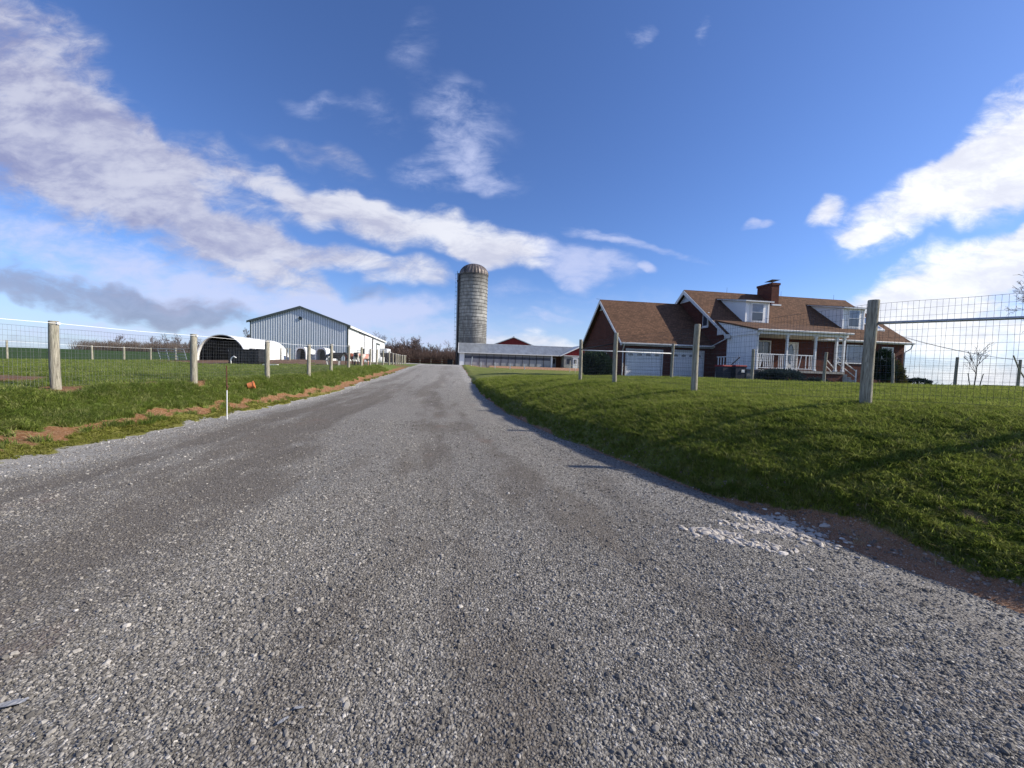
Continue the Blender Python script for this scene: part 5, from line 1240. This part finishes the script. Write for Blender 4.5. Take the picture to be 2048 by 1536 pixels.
# edging stones
rs = random.Random(9)
def rock(x, y, s, m, label, group, cat='stone', name='stone', seed=None, flat=.6, sink=.25):
    rnd = random.Random(seed if seed is not None else rs.random()); mb = MB(); vs = []; n = 8
    for i, (rr, zz) in enumerate([(.55, 0), (1, .25), (.95, .62), (.5, .95)]):
        for j in range(n):
            w = 2*math.pi*j/n+i*.2; q = rr*rnd.uniform(.78, 1.15); vs.append((q*math.cos(w)*s, q*math.sin(w)*s*.75, (zz*rnd.uniform(.85, 1.1))*s*flat))
    vs.append((0, 0, s*flat*1.0)); fs = [(i*n+j, i*n+(j+1)%n, (i+1)*n+(j+1)%n, (i+1)*n+j) for i in range(3) for j in range(n)]+[(3*n+j, 3*n+(j+1)%n, 4*n) for j in range(n)]+[tuple(range(n))[::-1]]
    mb.add(vs, fs)
    return mb.build(name, m, loc=(x, y, H1(x, y)-s*flat*sink), rot=(0, 0, rnd.uniform(0, 6)), label=label, cat=cat, group=group)
for i, px in enumerate(np.linspace(1568, 1700, 13)):
    y = 21.4+rs.uniform(-.1, .1); d = pxray(px+rs.uniform(-3, 3), 769); rock(d.x/d.y*y, y, rs.uniform(.09, .16), mStone, 'pale edging stone in the row below the junipers', 'pale edging stones below the junipers', name='edging_stone')
for i, px in enumerate([1185, 1201, 1208, 1214, 1233]):
    y = 23.2+rs.uniform(-.3, .3); d = pxray(px, 755); rock(d.x/d.y*y, y, rs.uniform(.09, .15), mStone, 'pale stone on the grass beside the garage spruce shrub', 'pale stones by the garage corner', name='edging_stone')

# ------------------------------------------------------------------ bins, hoops, sapling, box
def bin_(x, y, rz, w, h, mbody, mlid, label, sticker=False):
    b = empty('wheeled_bin', (x, y, H1(x, y)), rz, label, 'bin'); 
    MB().prism([(-w*.42, -.28, .06), (w*.42, -.28, .06), (w*.42, .28, .06), (-w*.42, .28, .06)], (0, 0, 0), (0, 0, .02)).add(
        [(-w*.42, -.28, .08), (w*.42, -.28, .08), (w*.42, .28, .08), (-w*.42, .28, .08), (-w*.5, -.33, h), (w*.5, -.33, h), (w*.5, .33, h), (-w*.5, .33, h)], [(0, 1, 5, 4), (1, 2, 6, 5), (2, 3, 7, 6), (3, 0, 4, 7)]).build('body', mbody, b)
    MB().box(-w*.53, w*.53, -.36, .36, h, h+.06).prism([(-w*.53, -.30, h+.06), (w*.53, -.30, h+.06), (w*.53, .34, h+.06), (-w*.53, .34, h+.06)], (0, 0, 0), (0, 0, .03)).build('lid', mlid, b, bevel=.02)
    MB().tube([(-w*.45, .40, h+.0), (w*.45, .40, h+.0)], .02, 6).build('handle', mbody, b)
    for s in (-1, 1): MB().tube([(s*w*.40, .25, .11), (s*w*.48, .25, .11)], .11, 12).build('wheel', mIron, b)
    if sticker: MB().box(.02, .22, -.345, -.335, h*.62, h*.80).build('sticker', mMetalW, b)
bin_(12.55, 22.9, .2, .66, .92, mBinB, mBinR, 'navy bin with a red lid left of the other by the porch')
bin_(13.28, 22.8, .15, .70, .88, mBinB, mBinR, 'navy bin with a red lid and white sticker beside the grey box', True)
ac = empty('storage_box', (14.05, 22.95, H1(14.05, 22.95)), .15, 'grey storage box with a thin dark top at the left foot of the porch', 'box')
MB().box(-.42, .42, -.35, .35, 0, .72).build('body', mBinG, ac, bevel=.02); MB().box(-.47, .47, -.40, .40, .721, .78).build('lid', mBinB, ac)
# young tree with stakes
sap = empty('sapling', (31.2, 26, H1(31.2, 26)), 0, 'young leafless tree held by two leaning stakes on the lawn', 'tree')
b_, s_ = grow(31, 3.3, spread=.62, splits=3, rmin=.009, r0_=.04, up=.45, first=.35, maxn=110); b_.build('trunk', mSapling, sap); s_.build('twigs', mSapling, sap)
for lab, (x0, x1) in (('left', (-.35, -.62)), ('right', (.15, .42))):
    MB().tube([(31.2+x0, 25.9, H1(31.2, 26)-.2), (31.2+x1, 25.9, H1(31.2, 26)+.95)], .028, 6).build('stake', mPost, label='thin wooden stake leaning '+('away left of' if lab == 'left' else 'away right of')+' the leafless sapling', cat='stake')
MB().box(-.8, .8, -.4, .4, 0, .16).box(-.76, .76, -.36, .36, .16, .22).build('raised_bed', mIron, loc=(31.3, 24.7, H1(31.3, 24.7)), rot=(0, 0, .1), label='low dark raised bed box on the lawn between two fence posts', cat='planter')
tbx, tby = 34.4, 33.5; tz = 1.55
tt = empty('covered_table', (tbx, tby, tz-1.2), .1, 'dark sagging covered table on thin legs beyond the right corner of the house', 'table')
MB().add([(-1.1, -.6, 1.2), (-.2, -.6, 1.32), (.7, -.6, 1.26), (1.7, -.6, 1.12), (-1.1, .6, 1.22), (-.2, .6, 1.34), (.7, .6, 1.27), (1.7, .6, 1.12), (-1.1, -.6, 1.08), (1.7, -.6, 1.06), (-1.1, .6, 1.08), (1.7, .6, 1.06)],
         [(0, 1, 5, 4), (1, 2, 6, 5), (2, 3, 7, 6), (0, 8, 9, 3, 2, 1), (4, 5, 6, 7, 11, 10), (8, 10, 11, 9), (0, 4, 10, 8), (3, 9, 11, 7)]).build('cover', mIron, tt)
for u in (-.8, .5, 1.5): MB().tube([(u, -.4, -1.2), (u, -.4, 1.07)], .05, 6).build('leg', mPost, tt)
for i, (u, lab) in enumerate(((.3, 'left'), (1.5, 'middle'), (2.8, 'right'))):
    x = tbx+u; y = 32.4; z = 1.55-1.1
    MB().tube([(x+.62*math.cos(t), y, z+1.0*math.sin(t)) for t in np.linspace(0, math.pi, 12)], .018, 5).build('garden_hoop', mPipe, label=f'thin garden hoop, {lab} one of three beyond the house corner', cat='hoop', group='garden hoops beyond the house corner')

# ------------------------------------------------------------------ instanced small stuff
def instancer(name, P, rotz, tilt, scale, protos_, label, cat, material=None):
    """one object: points carrying instances of small meshes (geometry nodes)"""
    n = len(P); me = bpy.data.meshes.new(name); me.vertices.add(n); me.vertices.foreach_set('co', P.astype(np.float32).ravel())
    rot = np.stack([tilt[:, 0], tilt[:, 1], rotz], -1).astype(np.float32)
    a = me.attributes.new('rot', 'FLOAT_VECTOR', 'POINT'); a.data.foreach_set('vector', rot.ravel())
    a = me.attributes.new('scl', 'FLOAT_VECTOR', 'POINT'); a.data.foreach_set('vector', scale.astype(np.float32).ravel())
    if name == 'gravel': a = me.attributes.new('worn', 'FLOAT', 'POINT'); a.data.foreach_set('value', worn(P[:, 0], P[:, 1]).astype(np.float32))
    a = me.attributes.new('pick', 'INT', 'POINT'); a.data.foreach_set('value', RNG.integers(0, len(protos_), n).astype(np.int32))
    o = bpy.data.objects.new(name, me); COL.objects.link(o); tag(o, label, cat, kind='stuff')
    ng = bpy.data.node_groups.new(name, 'GeometryNodeTree'); ng.interface.new_socket('Geometry', in_out='INPUT', socket_type='NodeSocketGeometry'); ng.interface.new_socket('Geometry', in_out='OUTPUT', socket_type='NodeSocketGeometry')
    gi = ng.nodes.new('NodeGroupInput'); go = ng.nodes.new('NodeGroupOutput')
    m2p = ng.nodes.new('GeometryNodeMeshToPoints'); ng.links.new(gi.outputs[0], m2p.inputs[0])
    gt_ = ng.nodes.new('GeometryNodeGeometryToInstance')
    for p in protos_:
        oi = ng.nodes.new('GeometryNodeObjectInfo'); oi.inputs['Object'].default_value = p; ng.links.new(oi.outputs['Geometry'], gt_.inputs[0])
    ip = ng.nodes.new('GeometryNodeInstanceOnPoints'); ng.links.new(m2p.outputs[0], ip.inputs['Points']); ng.links.new(gt_.outputs[0], ip.inputs['Instance'])
    ip.inputs['Pick Instance'].default_value = True
    def attr(nm, ty):
        q = ng.nodes.new('GeometryNodeInputNamedAttribute'); q.data_type = ty; q.inputs[0].default_value = nm; return q.outputs[0]
    ng.links.new(attr('pick', 'INT'), ip.inputs['Instance Index']); ng.links.new(attr('rot', 'FLOAT_VECTOR'), ip.inputs['Rotation']); ng.links.new(attr('scl', 'FLOAT_VECTOR'), ip.inputs['Scale'])
    ng.links.new(ip.outputs[0], go.inputs[0])
    md = o.modifiers.new('scatter', 'NODES'); md.node_group = ng
    return o
def proto(name, mb, m, smooth=False):
    me = bpy.data.meshes.new(name); me.from_pydata(mb.v, [], mb.f); me.materials.append(m)
    if smooth: me.polygons.foreach_set('use_smooth', [True]*len(me.polygons))
    return bpy.data.objects.new(name, me)       # never linked: only used as instance source
def tuft(seed, n, h, spread, w=.006, flop=.5):
    rnd = random.Random(seed); mb = MB()
    for i in range(n):
        a = rnd.uniform(0, 6.28); r = spread*math.sqrt(rnd.random()); x, y = r*math.cos(a), r*math.sin(a)
        b = rnd.uniform(0, 6.28); hh = h*rnd.uniform(.5, 1.25); f = flop*rnd.uniform(.2, 1.3)*hh; dx_, dy_ = math.cos(b), math.sin(b); px_, py_ = -dy_*w/2, dx_*w/2
        x1, y1 = x+dx_*f*.35, y+dy_*f*.35; x2, y2 = x+dx_*f, y+dy_*f
        mb.add([(x-px_, y-py_, -.01), (x+px_, y+py_, -.01), (x1-px_*.8, y1-py_*.8, hh*.6), (x1+px_*.8, y1+py_*.8, hh*.6), (x2, y2, hh*.95)], [(0, 1, 3, 2), (2, 3, 4)])
    return mb
def normals_tilt(P): return RNG.normal(0, .12, (len(P), 2))
def scatter_region(n, xr, yr, keep):
    x = RNG.uniform(*xr, n); y = RNG.uniform(*yr, n); k = keep(x, y) > RNG.random(n); return x[k], y[k]

# grass on the right bank and lawn, thinning with distance
def right_keep(x, y):
    d = x-XR(y); r = np.hypot(x, y); ok = (d > .05)
    bare = m_cut(x, y)+.25*fbm(x*4, y*4, 121, 2)
    dens = np.clip(5.5/np.maximum(r, 3.5), 0, 1)**1.5
    house_ = (x > 7.2) & (y > 26.4+(x-7.7)*.15); return ok*(bare < .42)*dens*(1-.0*house_)*(~house_)*(x < 1.45*np.maximum(y, 0)+3.0)
x, y = scatter_region(620000, (-3, 26), (1.0, 25), right_keep)
P = np.stack([x, y, hgt(x, y)], -1); r = np.hypot(x, y); sc = (.75+.5*RNG.random(len(P)))*(1+.05*np.clip(r-6, 0, 20))*(1+.6*fbm(x*1.1, y*1.1, 131, 3))
g1 = [proto('grass_tuft', tuft(s, 16, .06, .030, .0055, 1.5), mGrass) for s in (1, 2, 3, 4)]
instancer('grass', P, RNG.uniform(0, 6.28, len(P)), normals_tilt(P), np.stack([sc*1.15, sc*1.15, sc], -1), g1, 'short green grass covering the right bank and lawn', 'grass')
print('right grass', len(P))
# dry grass along the right fence and scattered in the sward
def straw_keep(x, y):
    d = x-XR(y); r = np.hypot(x, y); dens = np.clip(5/np.maximum(r, 4), 0, 1)**1.2
    pb = sum(np.exp(-((x-a)**2+(y-b)**2)/.09) for a, b in RP)*.9
    return (d > .15)*(x < 1.45*y+3)*dens*np.clip(pb+m_straw(x, y)*.9+.14+.6*np.exp(-((d-.35)/.25)**2)*(y < 8), 0, 1)
x, y = scatter_region(110000, (-3, 24), (1.2, 22), straw_keep); P = np.stack([x, y, hgt(x, y)], -1); sc = .7+.7*RNG.random(len(P))
g2_ = [proto('straw_tuft', tuft(s, 7, .05, .06, .004, 1.6), mStraw) for s in (11, 12, 13)]
instancer('dry_grass', P, RNG.uniform(0, 6.28, len(P)), normals_tilt(P), np.stack([sc, sc, sc*.8], -1), g2_, 'bleached dead grass strands among the green sward', 'dry grass')
# left verge and pasture
def left_keep(x, y):
    r = np.hypot(x, y); u = bary(x, y); dirt = m_dirt(x, y)+.3*fbm(x*4, y*4, 141, 2); w = m_wheat(x, y)
    dens = np.clip(9/np.maximum(r, 8), 0, 1)**1.6
    edge = sstep(u+.15*fbm(x*5, y*5, 143, 2), .0, .10)
    dens = dens*np.where(u > 1, .55, 1)
    return (x < XL(y)-.03)*(x > -1.45*y-3)*(dirt < .45)*dens*(w < .5)*edge
x, y = scatter_region(620000, (-36, -7.0), (4.5, 34), left_keep)
yel = m_yel(x, y) > .5+.5*fbm(x*6, y*6, 151, 2)
P = np.stack([x, y, hgt(x, y)], -1); r = np.hypot(x, y); sc = (.7+.6*RNG.random(len(P)))*(1+.015*np.clip(r-10, 0, 20))*(1+.9*fbm(x*1.3, y*1.3, 161, 3))*np.where(bary(x, y) > 1, .8, 1.15)*np.where(yel, .6, 1)
gl = [proto('verge_tuft', tuft(s, 14, .085, .040, .011, 1.5), mGrassL) for s in (21, 22, 23, 24)]
gy_ = [proto('weed_tuft', tuft(s, 14, .05, .04, .012, 1.5), mGrassY) for s in (31, 32)]
for sel, pr, nm, lb in ((~yel, gl, 'grass', 'clumpy green grass on the left verge and pasture'), (yel, gy_, 'weeds', 'yellow-green low weeds along the left edge of the drive')):
    q = P[sel]; s1 = sc[sel]; instancer(nm, q, RNG.uniform(0, 6.28, len(q)), normals_tilt(q), np.stack([s1, s1, s1], -1), pr, lb, 'grass' if nm == 'grass' else 'weeds')
print('left grass', len(P))

# loose stones on the drive
def pebble(seed, el=1.):
    rnd = random.Random(seed); mb = MB(); t = (1+5**.5)/2
    V = [(-1,t,0),(1,t,0),(-1,-t,0),(1,-t,0),(0,-1,t),(0,1,t),(0,-1,-t),(0,1,-t),(t,0,-1),(t,0,1),(-t,0,-1),(-t,0,1)]
    F = [(0,11,5),(0,5,1),(0,1,7),(0,7,10),(0,10,11),(1,5,9),(5,11,4),(11,10,2),(10,7,6),(7,1,8),(3,9,4),(3,4,2),(3,2,6),(3,6,8),(3,8,9),(4,9,5),(2,4,11),(6,2,10),(8,6,7),(9,8,1)]
    vs = []
    for v in V:
        q = Vector(v).normalized()*rnd.uniform(.72, 1.18); vs.append((q.x*el*.5, q.y*.42, q.z*.34))
    return mb.add(vs, F)
def m_pebble(name, stops, tint=(1, 1, 1)):
    q = NT(name); oi = N('ShaderNodeObjectInfo', q.n); cr = N('ShaderNodeValToRGB', q.n); q.l.new(oi.outputs['Random'], cr.inputs[0])
    e = cr.color_ramp.elements; e[0].position, e[0].color = stops[0][0], (*[stops[0][1]*t for t in tint], 1); e[1].position, e[1].color = stops[-1][0], (*[stops[-1][1]*t for t in tint], 1)
    for p_, v_ in stops[1:-1]: k = e.new(p_); k.color = (*[v_*t for t in tint], 1)
    g = N('ShaderNodeNewGeometry', q.n); n = q.noise(g.outputs['Position'], 120, 2)
    n2 = q.noise(g.outputs['Position'], .9, 4)
    c = q.mix(q.map(n, .3, .7, 0, .35), cr.outputs[0], (.12, .112, .10)); wo_ = N('ShaderNodeAttribute', q.n, attribute_type='INSTANCER', attribute_name='worn'); c = q.mix(q.math('MULTIPLY', wo_.outputs['Fac'], .36), c, (.095, .082, .068))
    return q.out(c, .9, .12)
mPeb = m_pebble('gravel_stones', [(0, .09), (.4, .18), (.8, .31), (.96, .42), (1, .60)], (1, .945, .86))
mPebW = m_pebble('pale_gravel_stones', [(0, .40), (.5, .58), (1, .80)], (1, .96, .90))
mChip = mat('limestone_chip', (.50, .46, .41), .9, var=.15, vscale=20)
mPebR = m_pebble('brown_stones', [(0, .12), (.6, .26), (1, .46)], (1, .82, .70))
pp_ = [proto('pebble', pebble(s, random.uniform(1, 1.5)), mPeb) for s in range(6)]
def gravel_keep(x, y):
    r = np.hypot(x, y); on = (x > XL(y)+.02) & (x < XR(y)-.0); cl = (.45+1.1*np.clip(.5+1.6*fbm(x*1.3, y*.8, 171, 3), 0, 1))*(1.15-.75*worn(x, y))
    return on*np.clip((2.0/np.maximum(r, 1.3))**1.75, 0, 1)*cl*(np.abs(x) < 1.45*y+.8)
x, y = scatter_region(1500000, (-8.5, 4.6), (.9, 11), gravel_keep)
P = np.stack([x, y, hgt(x, y)+.001], -1); r = np.hypot(x, y)
sz = .0052*np.exp(RNG.normal(0, .48, len(P)))*(1+.05*np.clip(r-2, 0, 9)); sz = np.clip(sz, .0035, .024)
instancer('gravel', P, RNG.uniform(0, 6.28, len(P)), RNG.normal(0, .4, (len(P), 2)), np.stack([sz*1.9]*3, -1), pp_, 'loose grey gravel stones strewn over the drive', 'gravel')
print('gravel', len(P))
# paler bigger stones here and there, more along the edges
x, y = scatter_region(16000, (-9, 4.6), (1.0, 26), lambda x, y: ((x > XL(y)) & (x < XR(y)+.15))*np.clip(.012*(3/np.maximum(np.hypot(x, y), 2))**.6+.7*np.exp(-((x-XL(y))/.5)**2)+.20*np.exp(-((x-XR(y))/.3)**2), 0, 1))
P = np.stack([x, y, hgt(x, y)+.002], -1); sz = np.clip(.021*np.exp(RNG.normal(0, .4, len(P))), .01, .06)*(1+.03*np.clip(y-5, 0, 20))
instancer('pale_gravel', P, RNG.uniform(0, 6.28, len(P)), RNG.normal(0, .3, (len(P), 2)), np.stack([sz]*3, -1), [proto('pale_pebble', pebble(s), mPebW) for s in (41, 42, 43)], 'pale larger gravel pieces scattered over the drive and its edges', 'gravel')
x, y = scatter_region(330000, (-2, 6.5), (.5, 16), lambda x, y: np.exp(-((x-XR(y)-.10-.15*(y < 5))/.20)**2)*np.clip(4/np.maximum(np.hypot(x, y), 3), 0, 1)*.6)
P = np.stack([x, y, hgt(x, y)+.002], -1); sz = np.clip(.014*np.exp(RNG.normal(0, .5, len(P))), .006, .05)
instancer('bank_stones', P, RNG.uniform(0, 6.28, len(P)), RNG.normal(0, .4, (len(P), 2)), np.stack([sz*1.2]*3, -1), [proto('brown_pebble', pebble(s), mPebR) for s in (51, 52, 53)], 'brownish pebbles and crumbs of soil at the foot of the right bank', 'stones')
# crumbled white limestone patch at the right edge
n = 1500; t = RNG.random(n); a = RNG.normal(0, 1, (n, 2))
cx, cy = 2.72, 4.02
lobes = np.array([(3.02, 4.30, .26, .16), (3.12, 4.02, .20, .20), (2.72, 4.10, .30, .12), (2.40, 3.72, .30, .08), (2.15, 3.95, .22, .05), (2.95, 4.45, .25, .07)])
k = RNG.integers(0, len(lobes), n); x = lobes[k, 0]+a[:, 0]*lobes[k, 2]*.62; y = lobes[k, 1]+a[:, 1]*lobes[k, 3]*.72-(x-lobes[k, 0])*.25
P = np.stack([x, y, hgt(x, y)+.003], -1); sz = np.clip(.017*np.exp(RNG.normal(0, .65, n)), .005, .06)
instancer('limestone_chips', P, RNG.uniform(0, 6.28, n), RNG.normal(0, .25, (n, 2)), np.stack([sz*1.4, sz*1.4, sz*1.2], -1), [proto('chip', pebble(s, 1.3), mChip) for s in (61, 62, 63)], 'crumbled white limestone chips at the right edge of the drive', 'stones')
for i, (px, py, s_) in enumerate([(1566, 1107, .085), (1547, 1104, .05), (1592, 1104, .045), (1530, 1090, .05), (1478, 1078, .06), (1488, 1086, .05), (1622, 1139, .045), (1684, 1076, .05), (1692, 1082, .045), (1530, 1018, .06), (1970, 1138, .07), (1738, 1092, .035), (1590, 1058, .05), (1610, 1068, .055), (1640, 1072, .05)]):
    d = pxray(px, py); t_ = -EYE/d.z; x0, y0 = d.x*t_, d.y*t_
    for _ in range(6):
        z_ = H1(x0, y0); t_ = (z_-EYE)/d.z; x0, y0 = d.x*t_, d.y*t_
    rock(x0, y0, s_*.62, mStoneW, 'pale loose rock at the crumbled right edge of the drive', 'pale loose rocks at the right edge of the drive', flat=.45, sink=.3, seed=i)
# litter
mFilm = mat('clear_film', (.34, .35, .37), .4, var=.3, vscale=20, spec=.5)
def scrap(px, py, s, rz, label):
    d = pxray(px, py); t_ = -EYE/d.z; x0, y0 = d.x*t_, d.y*t_; rnd = random.Random(px); mb = MB(); n = 6; vs = []
    for i in range(n+1):
        for j in range(4): vs.append((s*(i/n-.5)*2+rnd.uniform(-.1, .1)*s, s*.55*(j/3-.5)*(1.3-abs(i/n-.5))+rnd.uniform(-.06, .06)*s, .012+.10*s*abs(math.sin(i*1.3+j))+rnd.uniform(0, .05)*s))
    mb.add(vs, [(i*4+j, i*4+j+1, (i+1)*4+j+1, (i+1)*4+j) for i in range(n) for j in range(3)]); o = mb.build('plastic_scrap', mFilm, loc=(x0, y0, H1(x0, y0)), rot=(0, 0, rz), label=label, cat='litter')
    sd = o.modifiers.new('thickness', 'SOLIDIFY'); sd.thickness = .0015
scrap(22, 1412, .055, .5, 'crumpled bluish plastic scrap on the gravel at the bottom left')
scrap(598, 1422, .022, .1, 'small clear plastic strip on the gravel, upper of two scraps')
scrap(566, 1448, .024, .9, 'small clear plastic strip on the gravel, lower of two scraps')
